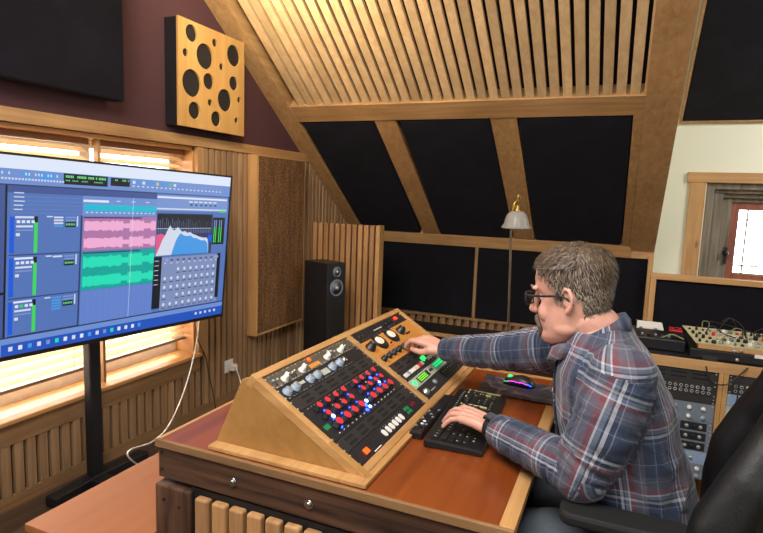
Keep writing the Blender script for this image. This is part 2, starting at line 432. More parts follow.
# ================================================================ ROOM
WX = -2.42          # inner face of the window wall
SL = 0.7155
def zr(y): return 2.062 + SL*(3.575-y)
ND = Vector((0, -0.8133, 0.5819)); NW = Vector((0, -0.5819, -0.8133))
def rf(x, s, w): return Vector((x, 3.575, 2.062)) + ND*s + NW*w
def rbox(mb, x0, x1, s0, s1, w0, w1, m=None):
    b = [rf(x0,s0,w0), rf(x1,s0,w0), rf(x1,s1,w0), rf(x0,s1,w0)]; t = [rf(x0,s0,w1), rf(x1,s0,w1), rf(x1,s1,w1), rf(x0,s1,w1)]
    return mb.hexa(b, t, m)
RX = 3.2; YB = -2.6
sbox('floor', 'floor_wood', WX-0.2, RX+0.2, YB-.1, 5.6, -0.08, 0)
# window wall
WY0, WY1, WZ0, WZ1 = 0.3, 2.744, 0.42, 1.70
m = MB(); m.box(WX-0.2, WX, YB, 5.0, 0, WZ0); m.box(WX-0.2, WX, YB, WY0, WZ0, WZ1); m.box(WX-0.2, WX, WY1, 5.0, WZ0, WZ1)
m.prism([(YB, WZ1), (5.0, WZ1), (5.0, 1.0), (1.2, 3.85), (YB, 1.1)][0:2] + [(4.2, 1.70), (1.2, 3.84), (-1.75, 1.72)], WX-0.2, WX, lambda a, b, c: Vector((c, a, b)))
wl = struct(m.build('wall_left', 'maroon'))
m = MB(); m.box(WX-0.2, RX, YB-0.15, YB, 0, 1.2)
struct(m.build('wall_back', 'white_wall'))
sbox('wall_right', 'white_wall', RX, RX+0.15, YB, 5.5, 0, 3.9)
# knee wall
sbox('wall_far', 'brown_x', WX, 0.243, 4.99, 5.1, 0, 1.1)
# roof backing (black felt behind the slats), far slope and near slope
m = MB(); rbox(m, WX-0.2, 0.243, -1.8, 2.93, -0.16, -0.09, 'black_paint')
b0 = [Vector((WX-0.2, 1.2, 3.83)), Vector((RX, 1.2, 3.83)), Vector((RX, YB-.1, 1.08)), Vector((WX-0.2, YB-.1, 1.08))]
m.hexa(b0, [p+Vector((0,0,0.1)) for p in b0], 'plaster_ceiling')
# dormer ceiling on the right
dz = lambda y: 2.15+0.6*(5.3-y)
b0 = [Vector((0.243, 5.45, dz(5.45))), Vector((RX, 5.45, dz(5.45))), Vector((RX, 2.5, dz(2.5))), Vector((0.243, 2.5, dz(2.5)))]
m.hexa(b0, [p+Vector((0,0,0.1)) for p in b0], 'plaster_ceiling')
m.hexa([Vector((0.243, 2.55, 3.80)), Vector((RX, 2.55, 3.80)), Vector((RX, 1.1, 3.80)), Vector((0.243, 1.1, 3.80))],
       [Vector((0.243, 2.55, 3.9)), Vector((RX, 2.55, 3.9)), Vector((RX, 1.1, 3.9)), Vector((0.243, 1.1, 3.9))], 'plaster_ceiling')
ceil = struct(m.build('ceiling'))
# dormer cheek
m = MB(); m.prism([(4.99, 0), (5.45, 0), (5.45, dz(5.45)), (2.6, 3.85), (1.3, 3.75), (4.99, zr(4.99)+0.1)], 0.19, 0.235, lambda a, b, c: Vector((c, a, b)))
struct(m.build('wall_dormer', 'white_wall'))

# slatted sloping ceiling
m = MB(); k = 0
x = -2.205
while x < 0.055:
    rbox(m, x, min(x+0.0525, 0.06), 0.0, 2.9, -0.032, -0.006); x += 0.0727
sc_ = m.build('slat_cladding', 'ceiling_slat', ceil, bevel=0.0015)
sc_['label'] = 'pale wooden slats covering the sloping ceiling'
# rafters and beams
def beam(name, mat, x0, x1, s0, s1, w0=-0.09, w1=0.0):
    m = MB(); rbox(m, x0, x1, s0, s1, w0, w1); return struct(m.build(name, mat, bevel=0.003))
TR = 1
def trim(mb, mat, label=None, bevel=0.002):
    global TR
    o = struct(mb.build('trim_%d' % TR, mat, bevel=bevel), label); TR += 1; return o
m = MB(); rbox(m, WX, -2.275, -1.72, 2.9, -0.09, 0.012); trim(m, 'oak_y', 'left rafter running up the sloping ceiling beside the window wall')
m = MB(); rbox(m, 0.060, 0.243, -1.69, 2.9, -0.16, 0.012); trim(m, 'oak_y', 'wide right rafter between the slatted slope and the pale wall')
m = MB(); rbox(m, 0.004, 0.060, -1.66, -0.155, -0.09, 0.004); trim(m, 'oak_y')
m = MB(); rbox(m, -2.275, 0.062, -0.155, 0.0, -0.09, 0.006); trim(m, 'oak_x', 'long horizontal beam under the ceiling slats')
m = MB(); rbox(m, -1.665, -1.505, -1.62, -0.155, -0.09, 0.0); trim(m, 'oak_y')
m = MB(); rbox(m, -0.845, -0.675, -1.62, -0.155, -0.09, 0.0); trim(m, 'oak_y')
m = MB(); m.hexa([rf(-2.275,-1.62,0.004), rf(0.075,-1.62,0.004), rf(0.075,-1.62,-0.09), rf(-2.275,-1.62,-0.09)],
                 [Vector((-2.275,4.93,1.022)), Vector((0.075,4.93,1.022)), Vector((0.075,5.0,1.022)), Vector((-2.275,5.0,1.022))]); trim(m, 'oak_x', 'lower horizontal beam above the dark knee wall')
m = MB(); m.box(0.205, 0.243, 4.90, 5.0, 0, 1.05); trim(m, 'oak_z')
m = MB(); m.box(0.075, 0.243, 4.93, 5.0, 1.022, 1.10); trim(m, 'oak_x')
# slope acoustic panels
def slope_panel(x0, x1, xb0, xb1, label):
    e = empty('acoustic_panel', rf((x0+x1)/2, -1.6, 0)); tag(e, label, 'acoustic panel', 'sloping acoustic panels between the rafters')
    m = MB(); s0, s1 = -1.606, -0.168
    m.hexa([rf(xb0,s0,-0.06), rf(xb1,s0,-0.06), rf(x1,s1,-0.06), rf(x0,s1,-0.06)], [rf(xb0,s0,0.004), rf(xb1,s0,0.004), rf(x1,s1,0.004), rf(x0,s1,0.004)])
    m.build('fabric_cover', 'fabric_black', e, bevel=0.008)
    m = MB(); rbox(m, x0+0.02, x1-0.02, s0+.01, s1-.01, -0.085, -0.061); m.build('backing_board', 'black_paint', e)
slope_panel(-2.25, -1.672, -2.265, -1.695, 'black fabric panel between left rafter and first inner rafter, nearest the window wall')
slope_panel(-1.475, -0.85, -1.50, -0.855, 'middle black fabric panel on the slope, left of the glass lamp')
slope_panel(-0.665, -0.002, -0.668, -0.004, 'right-hand black fabric panel on the slope, above the seated man')
# knee wall panels
def knee_panel(x0, x1, label):
    e = empty('acoustic_panel', ((x0+x1)/2, 4.97, 0.38)); tag(e, label, 'acoustic panel', 'black panels along the knee wall')
    MB().box(x0, x1, 4.945, 4.975, 0.385, 1.015).build('fabric_cover', 'fabric_knee', e, bevel=0.006)
    MB().box(x0+.02, x1-.02, 4.976, 4.989, 0.4, 1.0).build('backing_board', 'black_paint', e)
kd = [-2.40, at(474.5, 290, 'y', 4.935)[0], -0.36, 0.2]
knee_panel(kd[0]+.01, kd[1]-.016, 'black upright panel on the knee wall right of the slatted wooden screen')
knee_panel(kd[1]+.016, kd[2]-.016, 'black upright panel on the knee wall behind the thin lamp pole')
knee_panel(kd[2]+.016, kd[3], 'black upright panel on the knee wall behind the man\'s head')
for xx in kd[1:3]:
    m = MB().box(xx-.014, xx+.014, 4.935, 4.989, 0.38, 1.022); trim(m, 'brown_z')
# low slatted wainscot at the foot of the knee wall
m = MB(); m.box(WX, .2, 4.93, 4.99, 0.355, 0.38)
x = -2.38
while x < 0.17:
    m.box(x, x+0.045, 4.94, 4.99, 0.05, 0.355); x += 0.075
m.box(WX, .2, 4.95, 4.99, 0, 0.05); trim(m, 'brown_z')
m = MB(); m.box(-2.2, .15, 4.55, 4.57, 0.27, 0.30); m.box(-2.2, -2.17, 4.57, 4.93, .27, .30); m.box(.12, .15, 4.57, 4.93, .27, .30)
m.box(-2.2,-2.17,4.55,4.58,0,.27); m.box(.12,.15,4.55,4.58,0,.27)
sh = empty('low_shelf', (-1.0, 4.7, 0)); tag(sh, 'low black shelf with pale wooden edge along the knee wall', 'shelf')
m.build('edge_rail', 'oak_x', sh)
MB().box(-2.17, .12, 4.571, 4.93, .272, .295).build('shelf_board', 'black_paint', sh)

# ---- window wall trims, slats
struct(MB().box(WX+.001, WX+0.022, YB, 4.9, 0, 0.067).build('baseboard_left', 'brown_y', bevel=.003))
m = MB(); y = 0.0
while y < 2.76:
    m.box(WX, WX+0.024, y, y+0.041, 0.067, 0.304); y += 0.058
m.build('wainscot_slats', 'wall_slat', wl, bevel=.003)['label'] = 'brown vertical slats under the window'
m = MB(); y = 2.80
while y < 4.85:
    m.box(WX, WX+0.026, y, y+0.040, 0.067, min(1.70, zr(y+.05)+.02)); y += 0.058
m.build('wall_slats', 'wall_slat', wl, bevel=.003)['label'] = 'tall brown vertical slats right of the window'
m = MB(); m.box(WX-.005, WX+0.0008, 0, 4.88, 0.067, 0.31); m.box(WX-.005, WX+0.0008, 2.75, 4.1, 0.31, 1.70); m.build('felt_backing', 'black_paint', wl)
trim(MB().box(WX, WX+0.028, 0, 2.76, 0.304, 0.404), 'brown_y', 'board under the window sill')
trim(MB().box(WX, WX+0.032, -1, 4.06, 1.703, 1.762), 'oak_y', 'long wooden header board over the window')
trim(MB().box(WX, WX+0.03, 2.744, 2.80, 0.42, 1.70), 'oak_z')
# window 1
w1 = empty('window_1', (WX, 1.5, WZ0)); struct(w1, 'wide window with white wooden blinds behind the television')
m = MB(); m.box(WX-0.17, WX+0.05, 0.25, 2.76, 0.404, 0.425); m.build('window_sill', 'sill_paint', w1, bevel=.005)
m = MB(); m.box(WX-0.2, WX, WY1-.014, WY1-.001, WZ0, WZ1); m.box(WX-0.2, WX, WY0+.001, WY0+.014, WZ0, WZ1); m.box(WX-0.2, WX+.0, WY0, WY1, 1.68, 1.702); m.build('window_reveal', 'sill_paint', w1)
m = MB()
for a, b in ((WY0+.015, WY0+.06), (2.07, 2.13), (WY1-.06, WY1-.015)): m.box(WX-0.19, WX-0.14, a, b, WZ0, WZ1)
m.box(WX-0.188, WX-0.142, WY0+.06, WY1-.06, WZ0, WZ0+.06); m.box(WX-0.188, WX-0.142, WY0+.06, WY1-.06, WZ1-.06, WZ1); m.build('window_frame', 'white_plastic', w1)
MB().box(WX-0.168, WX-0.164, WY0+.05, WY1-.05, WZ0+.05, WZ1-.05).build('pane', 'window_glass', w1)
MB().box(WX-0.05, WX-.02, 2.078, 2.094, 0.425, 1.68).build('mullion', 'oak_z', w1)
for (a, b, lab) in ((WY0+.01, 2.06, 'white wooden blind covering the left part of the window'), (2.12, WY1-.015, 'white wooden blind covering the right part of the window, with a grey bottom rail')):
    e = empty('window_blind', (WX-.08, a, 1.66)); tag(e, lab, 'blind', 'blinds in the wide window')
    MB().box(WX-0.11, WX-0.06, a, b, 1.650, 1.679).build('head_rail', 'soffit', e)
    MB().box(WX-0.105, WX-0.065, a, b, 0.505, 0.522).build('bottom_rail', 'blind_rail', e, bevel=.003)
    m = MB(); z = 0.55
    rr = Matrix.Rotation(R(26), 3, 'Y')
    while z < 1.63:
        m.obox((WX-0.085, (a+b)/2, z), (0.05, b-a-.01, 0.003), rr); z += 0.043
    m.build('slats', 'blind_slat', e)
    for yy_ in (a+.12, (a+b)/2, b-.12):
        MB().cyl((WX-0.06, yy_, .51), (WX-0.06, yy_, 1.64), .0012, n=6).build('ladder_cord', 'cable_white', e)
# ---- pale far wall on the right with the leaded window
OX0, OX1, OZ0, OZ1 = 0.60, 1.75, 0.80, 1.645
m = MB(); m.box(0.235, OX0, 5.3, 5.42, 0, 2.2); m.box(OX1, RX, 5.3, 5.42, 0, 2.2); m.box(OX0, OX1, 5.3, 5.42, OZ1, 2.2); m.box(OX0, OX1, 5.3, 5.42, 0, OZ0)
struct(m.build('wall_window_end', 'white_wall'))
w2 = empty('window_2', (1.1, 5.3, OZ0)); struct(w2, 'leaded window with reddish frame in the pale wall')
m = MB(); m.box(0.476, 0.592, 5.275, 5.3, .74, 1.645); m.box(OX1, OX1+.12, 5.275, 5.3, .74, 1.645); m.build('window_casing', 'pine_z', w2, bevel=.003)
MB().box(0.452, OX1+.14, 5.27, 5.3, 1.645, 1.727).build('window_header', 'pine_x', w2, bevel=.003)
m = MB(); m.box(OX0, OX0+.06, 5.32, 5.62, OZ0, OZ1); m.box(OX0+.06, OX0+.135, 5.38, 5.62, OZ0, OZ1-.06); m.box(OX0+.13, at(727.5,240,'y',5.5)[0], 5.46, 5.62, OZ0, OZ1-.1)
m.box(OX1-.1, OX1, 5.38, 5.62, OZ0, OZ1); m.build('old_timber_jamb', 'grey_wood', w2, bevel=.006)
m = MB(); m.box(OX0+.001, OX1, 5.325, 5.62, OZ1-.05, OZ1); m.box(OX0+.05, OX1, 5.37, 5.62, OZ1-.08, OZ1-.045); m.box(OX0+.13, OX1, 5.42, 5.62, OZ1-.115, OZ1-.05); m.box(OX0+.14, OX1, 5.47, 5.62, at(740,202.5,'y',5.5)[2], OZ1-.11); m.box(OX0, OX1, 5.32, 5.62, OZ0-.02, OZ0+.04); m.build('old_timber_lintel', 'grey_wood', w2, bevel=.006)
fx0 = at(728, 240, 'x', 0.0)
fx = at(727, 240, 'y', 5.5)[0]; gx = at(736, 240, 'y', 5.5)[0]; fz = at(740, 202, 'y', 5.5)[2]; gz = at(740, 210, 'y', 5.5)[2]
m = MB(); m.box(fx, gx, 5.5, 5.54, OZ0, fz); m.box(OX1-.16, OX1-.1, 5.5, 5.54, OZ0, fz); m.box(gx, OX1-.16, 5.5, 5.54, gz, fz); m.box(gx, OX1-.16, 5.5, 5.54, OZ0+.04, OZ0+.1)
m.build('window_frame', 'red_wood', w2, bevel=.003)
MB().box(gx-.01, OX1-.15, 5.518, 5.522, OZ0+.05, gz+.01).build('pane', 'window_glass', w2)
m = MB()
for u in (745,): 
    xx = at(u, 240, 'y', 5.5)[0]; m.box(xx-.006, xx+.006, 5.508, 5.516, OZ0+.1, gz)
m.box(xx+.26, xx+.272, 5.508, 5.516, OZ0+.1, gz)
for v in (220, 266, 274):
    zz = at(745, v, 'y', 5.5)[2]; m.box(gx, OX1-.16, 5.508, 5.516, zz-.006, zz+.006)
m.build('lead_came', 'lead', w2)
p = at(725, 253, 'y', 5.46)
m = MB(); m.cyl(p, p+Vector((0,-.03,0)), .022, .018, 14); m.sphere(p+Vector((0,-.045,0)), .022, nu=12, nv=8); m.box(p[0]-.012,p[0]+.012,p[1]-.02,p[1],p[2]-.09,p[2]+.05)
m.build('latch', 'black_metal', w2)
# timber-trimmed black panel on the dormer ceiling
e = empty('acoustic_panel', (1.2, 5.2, 2.2)); tag(e, 'large black fabric panel on the sloping ceiling above the pale wall', 'acoustic panel')
def dp(x, y, w): return Vector((x, y, dz(y))) + Vector((0, -0.5145, -0.8575))*w
m = MB(); m.hexa([dp(.372,5.27,.045), dp(2.9,5.27,.045), dp(2.9,2.75,.045), dp(.372,2.75,.045)], [dp(.372,5.27,.003), dp(2.9,5.27,.003), dp(2.9,2.75,.003), dp(.372,2.75,.003)])
m.build('fabric_cover', 'fabric_black', e, bevel=.006)
m = MB(); m.hexa([dp(.352,5.29,.05), dp(.370,5.29,.05), dp(.370,2.7,.05), dp(.352,2.7,.05)], [dp(.352,5.29,.002), dp(.370,5.29,.002), dp(.370,2.7,.002), dp(.352,2.7,.002)])
m.hexa([dp(.37,5.29,.05), dp(2.9,5.29,.05), dp(2.9,5.272,.05), dp(.37,5.272,.05)], [dp(.37,5.29,.002), dp(2.9,5.29,.002), dp(2.9,5.272,.002), dp(.37,5.272,.002)])
m.build('edge_strip', 'oak_y', e)
# outside ground
struct(MB().box(-14, 14, -14, 16, -2.6, -2.5).build('ground_outside', 'ground'))

# ================================================================ THINGS ON THE WINDOW WALL
e = empty('acoustic_panel', (WX, 1.6, 1.87)); tag(e, 'large black fabric panel hung on the maroon wall above the television', 'acoustic panel')
MB().box(WX+.03, WX+.10, 0.55, 2.143, 1.866, 2.72).build('fabric_cover', 'fabric_black', e, bevel=.008)
MB().box(WX+.001, WX+.029, 0.60, 2.10, 1.90, 2.68).build('backing_board', 'black_paint', e)
# perforated diffuser
e = empty('diffuser', (WX, 2.8, 1.8)); tag(e, 'square pale wooden diffuser with round black holes on maroon wall', 'diffuser')
y0, y1, z0, z1 = 2.512, 3.102, 1.80, 2.386
MB().box(WX+.001, WX+.088, y0+.002, y1-.002, z0+.002, z1-.002).build('absorber_core', 'black_paint', e, bevel=.003)
holes = []
kk = 2.96
for (hx, hy, hr) in [(567,98,17),(607,167,25),(692,165,21),(549,155,8),(636,127,8),(656,198,7),(568,246,27),(618,241,16),(692,247,14),(576,327,17),(622,304,7),(666,297,22),(708,296,6),(640,352,15),(700,357,6)]:
    q = at(hx/kk, hy/kk, 'x', WX+.1); q2 = at(hx/kk, (hy+hr*1.5)/kk, 'x', WX+.1)
    holes.append((q[1], q[2], (q[2]-q2[2])))
bm = bmesh.new()
def loopv(pts, x): return [bm.verts.new((x, a, b)) for a, b in pts]
xf, xb = WX+.10, WX+.088
edges = []; hv = []
outer = loopv([(y0,z0),(y1,z0),(y1,z1),(y0,z1)], xf)
for i in range(4): edges.append(bm.edges.new((outer[i], outer[(i+1)%4])))
for (a, b, r) in holes:
    L_ = loopv([(a+r*math.cos(2*PI*i/28), b+r*math.sin(2*PI*i/28)) for i in range(28)], xf); hv.append(L_)
    for i in range(28): edges.append(bm.edges.new((L_[i], L_[(i+1)%28])))
g = bmesh.ops.triangle_fill(bm, use_beauty=True, use_dissolve=False, edges=edges)
fs = [f for f in bm.faces]
ex = bmesh.ops.extrude_face_region(bm, geom=fs)
for v in ex['geom']:
    if isinstance(v, bmesh.types.BMVert): v.co.x = xb
bmesh.ops.recalc_face_normals(bm, faces=bm.faces)
me = bpy.data.meshes.new('face_board'); bm.to_mesh(me); bm.free(); me.materials.append(wood('face_wood', srgb(190,142,78), srgb(214,170,104), 'z', 0.4, 0.5))
o = bpy.data.objects.new('face_board', me); COL.objects.link(o); o.parent = e; o.matrix_parent_inverse = e.matrix_basis.inverted()
# brown woven absorber
e = empty('acoustic_panel', (WX, 3.55, .44)); tag(e, 'tall brown woven-fabric panel in pale wooden frame beside the television', 'acoustic panel')
MB().box(WX+.024, WX+.10, 3.248, 3.268, .428, 1.697).box(WX+.024, WX+.10, 3.872, 3.885, .428, 1.697).box(WX+.024, WX+.10, 3.268, 3.872, .428, .445).box(WX+.024, WX+.10, 3.268, 3.872, 1.689, 1.697).build('frame', 'pine_z', e, bevel=.002)
MB().box(WX+.03, WX+.102, 3.2685, 3.8715, .4455, 1.6885).build('fabric_cover', 'brown_weave', e, bevel=.003)
# outlet and plug
q = at(229, 366, 'x', WX+.03)
e = empty('wall_socket', q); tag(e, 'white wall socket on the slatted wall right of the window', 'socket')
MB().box(WX+.022, WX+.032, q[1]-.043, q[1]+.043, q[2]-.043, q[2]+.043).build('face_plate', 'white_plastic', e, bevel=.003)
MB().box(WX+.032, WX+.036, q[1]-.03, q[1]-.012, q[2]+.01, q[2]+.028).build('switch', 'white_plastic', e, bevel=.001)
pl = MB().box(WX+.036, WX+.075, q[1]-.008, q[1]+.036, q[2]-.03, q[2]+.012); 
def curve_tube(pts, r, n=8, seg=10):
    P = [Vector(p) for p in pts]; out = []
    P = [P[0]*2-P[1]] + P + [P[-1]*2-P[-2]]
    for i in range(1, len(P)-2):
        for k in range(seg):
            t = k/seg; a, b, c, d = P[i-1], P[i], P[i+1], P[i+2]
            out.append(0.5*((2*b)+(c-a)*t+(2*a-5*b+4*c-d)*t*t+(3*b-a-3*c+d)*t**3))
    out.append(P[-2]); return MB().tube(out, r, n)
e2 = empty('power_cable', q); tag(e2, 'white plug and cable hanging from the wall socket', 'cable')
pl.build('plug', 'white_plastic', e2, bevel=.004)
c0 = Vector((WX+.07, q[1]+.02, q[2]-.01))
curve_tube([c0, at(236,368,'x',WX+.12), at(240,380,'x',WX+.16), at(243,393,'x',WX+.2), at(246,420,'x',WX+.22)], .004).build('cord', 'cable_white', e2)
o = curve_tube([at(200,316,'x',-2.14), at(197,340,'x',-2.2), at(190,372,'x',-2.2), at(180,402,'x',-2.16), at(167,428,'x',-2.05), at(152,442,'x',-1.9), at(128,456,'x',-1.8), Vector((-1.9,2.0,.01))], .0035).build('cable', 'cable_white')
tag(o, 'thin white cable hanging from the television down to the floor', 'cable')
o = curve_tube([at(194,318,'x',-2.15), at(198,340,'x',-2.3), at(206,358,'x',-2.36), at(209,375,'x',-2.36), at(214,398,'x',-2.36), at(218,425,'x',-2.36)], .003).build('cable', 'cable_black')
tag(o, 'thin black cable hanging against the slatted wall beside the window', 'cable')

# ================================================================ TELEVISION
TRc = Vector((-2.05,2.633,1.529)); BRc = Vector((-2.105,2.614,.720)); TLc = Vector((-2.146,1.218,1.568))
tu = (TLc-TRc).normalized(); tv_ = (BRc-TRc).normalized(); tn = tu.cross(tv_).normalized()   # tn faces the room
tv_ = tn.cross(tu).normalized()
if tv_.dot(BRc-TRc) < 0: tv_ = -tv_
TW, TH = 1.4188, 0.811
rot = Matrix((tu, tv_, tn)).transposed()
tele = empty('television', (-2.2, 1.93, 0)); tag(tele, 'large television on black floor stand showing music software', 'television')
def tp(a, b, w): return TRc + tu*a + tv_*b + tn*w
def tbox(mb, a0, a1, b0, b1, w0, w1, m=None):
    return mb.hexa([tp(a0,b0,w0), tp(a1,b0,w0), tp(a1,b1,w0), tp(a0,b1,w0)], [tp(a0,b0,w1), tp(a1,b0,w1), tp(a1,b1,w1), tp(a0,b1,w1)], m)
m = MB(); bz = .010
tbox(m, 0, bz, 0, TH, -.03, .004); tbox(m, TW-bz, TW, 0, TH, -.03, .004); tbox(m, bz, TW-bz, 0, bz, -.03, .004); tbox(m, bz, TW-bz, TH-.018, TH, -.03, .004)
m.build('bezel', 'black_plastic', tele)
m = MB(); tbox(m, .12, TW-.12, .12, TH-.1, -.065, -.031); tbox(m, .005, TW-.005, .005, TH-.005, -.040, -.030); m.build('back_cover', 'black_plastic', tele, bevel=.004)
# the picture on the screen: one mesh of flat coloured fields
pal = dict(base=(84,118,186), bar=(112,146,212), strip=(66,88,150), white=(226,236,255), dark=(40,54,98), black=(12,20,34), cyan=(20,190,214), pink=(178,120,170), pinkl=(244,176,216), teal=(0,168,158), teall=(30,226,186), green=(60,220,90), blue=(18,92,226), lane=(100,132,206), gline=(118,230,140), sky=(70,156,232), pale=(214,222,240), task=(30,84,190), mid=(120,150,210), grey=(128,146,190), dg=(14,70,60), lav=(150,160,220), yell=(196,204,130), red=(230,90,140))
for k_, c in pal.items(): screen_mat('scr_'+k_, srgb(*c), 0.74)
m = MB(); LV = [0.0]
def sq(a0, b0, a1, b1, c, lv=1):
    w = 0.0006 + lv*0.0003
    a0 = max(bz, min(TW-bz, a0)); a1 = max(bz, min(TW-bz, a1))
    m.quad(tp(a0,b0,w), tp(a1,b0,w), tp(a1,b1,w), tp(a0,b1,w), 'scr_'+c)
def sp_(pts, c, lv=1):
    w = 0.0006 + lv*0.0003
    m.add([tp(a,b,w) for a, b in pts], [tuple(range(len(pts)))], 'scr_'+c)
L0, R0 = TW-bz, bz
sq(L0, bz, R0, TH-.018, 'base', 0)
sq(L0, bz, R0, .060, 'white')                    # pale title bar
sq(L0, .060, R0, .118, 'bar'); sq(L0, .118, R0, .123, 'dark')
sq(L0, .123, R0, .150, 'strip', 1)
sq(.994, .062, .79, .106, 'black', 2); sq(.775, .064, .675, .100, 'black', 2)
rnd = random.Random(3)
for i in range(26):                              # counter digits and buttons
    a = .985 - i*.0072; 
    if rnd.random() < .8: sq(a, .069, a-.005, .079, 'gline', 3)
    if rnd.random() < .7: sq(a, .088, a-.004, .093, 'gline', 3)
for i in range(12):
    a = .768-i*.0075
    if rnd.random() < .75: sq(a, .07, a-.005, .077, 'gline', 3)
for i, (a0, a1) in enumerate([(1.16,1.13),(1.10,1.03)]): sq(a0, .068, a1, .090, 'sky', 2)
for i in range(34):
    a = 1.40-i*.0125
    if a > .995: sq(a, .094, a-.008, .101, 'pale', 3)
    if rnd.random() < .5 and a > .99: sq(a, .072, a-.006, .082, 'pale', 3)
for i in range(22):
    a = .66-i*.027; sq(a, .070, a-.016, .084, ['yell','lav','green','pale','sky'][rnd.randrange(5)] if i < 10 else 'mid', 2)
    sq(a, .092, a-.012, .098, 'pale', 2)
# left side column
sq(L0, .123, 1.222, .72, 'strip', 2); sq(1.222, .123, 1.214, .72, 'black', 3)
for i in range(5): sq(1.40, .15+i*.022, 1.26, .157+i*.022, 'pale' if i != 3 else 'cyan', 3)
sq(L0, .535, 1.222, .545, 'black', 3)
# rulers above the tracks
for i in range(5): sq(1.19, .148+i*.016, 1.19-.03-.012*rnd.random(), .152+i*.016, 'pale', 3)
for i in range(5): sq(1.20, .163+i*.016, .905, .1642+i*.016, 'mid', 2)
sq(.905, .150, .515, .235, 'bar', 2)
sq(.903, .166, .78, .176, 'white', 3); sq(.897, .186, .515, .213, 'cyan', 3)
for i in range(3): sq(.74-i*.08, .166, .72-i*.08, .170, 'pale', 3)
for i in range(16): sq(.89-i*.0235, .218, .879-i*.0235, .223, 'pale', 3)
# tracks
tr = [(.236,.392),(.398,.565),(.572,.716)]
for ti, (b0, b1) in enumerate(tr):
    sq(1.204, b0+.006, 1.186, b1-.008, 'blue', 3)
    sq(1.184, b0+.004, 1.112, b0+.012, 'white' if ti else 'pale', 3)
    for i in range(4): sq(1.178-i*.019, b0+.02, 1.165-i*.019, b0+.031, 'white' if ti != 2 or i != 1 else 'green', 4)
    sq(1.18, b0+.040, 1.115, b0+.048, 'pale', 3); sq(1.18, b0+.056, 1.115, b0+.062, 'mid', 3); sq(1.18, b0+.07, 1.165, b0+.082, 'pale', 3)
    sq(1.110, b0+.006, 1.096, b1-.006, 'green', 3); sq(1.110, b0+.004, 1.096, b0+.028, 'black', 4)
    for j in range(4 if ti != 2 else 5):
        sq(1.030, b0+.004+j*.012, .99, b0+.011+j*.012, ('sky' if (ti == 2 or j == 3) else 'pale') if ti != 1 or j < 1 else 'base', 3)
        sq(.98, b0+.004+j*.012, .935, b0+.011+j*.012, 'mid' if j < 2 else 'base', 3)
    sq(.982, b0+.026, .935, b0+.048, 'black', 4)
    for j in range(6): sq(.978-j*.007, b0+.032, .974-j*.007, b0+.041, 'gline', 5)
    sq(.93, b0+.002, .924, b0+.045, 'pale', 3)
    sq(1.205, b1-.002, .905, b1+.002, 'dark', 3); sq(1.06, b0+.002, 1.035, b0+.007, 'pale', 3)
sq(.912, .235, .905, .72, 'dark', 3)
# clips
def clip(b0, b1, c, cl, seed):
    sq(.900, b0, .512, b1, c, 3)
    g = random.Random(seed); h = (b1-b0)/2
    for row in range(2):
        bc = b0 + h*(row+.55); 
        segs = [(.895,.765,.55),(.765,.70,.62),(.70,.665,.30),(.665,.585,.66),(.585,.545,.36),(.545,.515,.60)]
        for a0, a1, amp in segs:
            top = []; bot = []; n_ = 14
            for i in range(n_+1):
                a = a0+(a1-a0)*i/n_; v = amp*h*.5*(0.80+.35*g.random()); top.append((a, bc-v)); bot.append((a, bc+v))
            sp_(top+bot[::-1], cl, 4)
    sq(.900, b0+h*.98, .512, b0+h*1.02, c, 5)
    sq(.898, b0+.002, .60, b0+.008, 'dark', 5)
clip(.238, .388, 'pink', 'pinkl', 1); clip(.393, .563, 'teal', 'teall', 2)
sq(.900, .566, .512, .716, 'lane', 3)
for i in range(13): sq(.895-i*.030, .566, .8938-i*.030, .716, 'bar', 4)
sq(.652, .150, .6505, .716, 'white', 6)
# analyser plug-in window
sq(.516, .118, .022, .125, 'strip', 5); sq(.516, .125, .022, .205, 'mid', 4); sq(.514, .134, .03, .143, 'white', 6); sq(.514, .192, .03, .199, 'pale', 6)
for i in range(6): sq(.31-i*.035, .152, .285-i*.035, .160, 'pale', 6); sq(.30-i*.035, .168, .285-i*.035, .176, 'dark', 6)
sq(.085, .196, .035, .208, 'green', 7)
sq(.508, .218, .130, .432, 'dark', 5); sq(.508, .222, .140, .300, 'black', 6)
g = random.Random(9)
for i in range(30): sq(.50-i*.0122, .24+.03*g.random(), .4975-i*.0122, .32, 'grey', 6)
prof = [(.508,.430),(.50,.415),(.485,.385),(.47,.35),(.455,.33),(.44,.30),(.425,.278),(.415,.292),(.40,.305),(.385,.296),(.375,.286),(.36,.300),(.345,.312),(.325,.308),(.31,.318),(.29,.314),(.27,.325),(.25,.33),(.23,.338),(.21,.342),(.19,.346),(.17,.345),(.155,.36),(.15,.43)]
sp_([(.508,.43),(.508,.325),(.48,.32),(.44,.33),(.42,.43)], 'red', 7)
sp_(prof, 'pale', 8)
pr2 = [(.41,.430),(.40,.40),(.385,.36),(.37,.335),(.355,.318),(.335,.33),(.31,.335),(.285,.332),(.265,.345),(.24,.348),(.21,.36),(.18,.36),(.16,.375),(.152,.43)]
sp_(pr2, 'sky', 9)
sq(.508, .293, .14, .2955, 'pale', 10)
sq(.128, .236, .035, .385, 'black', 7)
for j, a in enumerate((.118,.105,.08,.065)):
    sq(a, .29, a-.007, .375, 'green', 8); sq(a, .25, a-.007, .29, 'mid', 8)
sq(.16, .33, .132, .37, 'blue', 9)
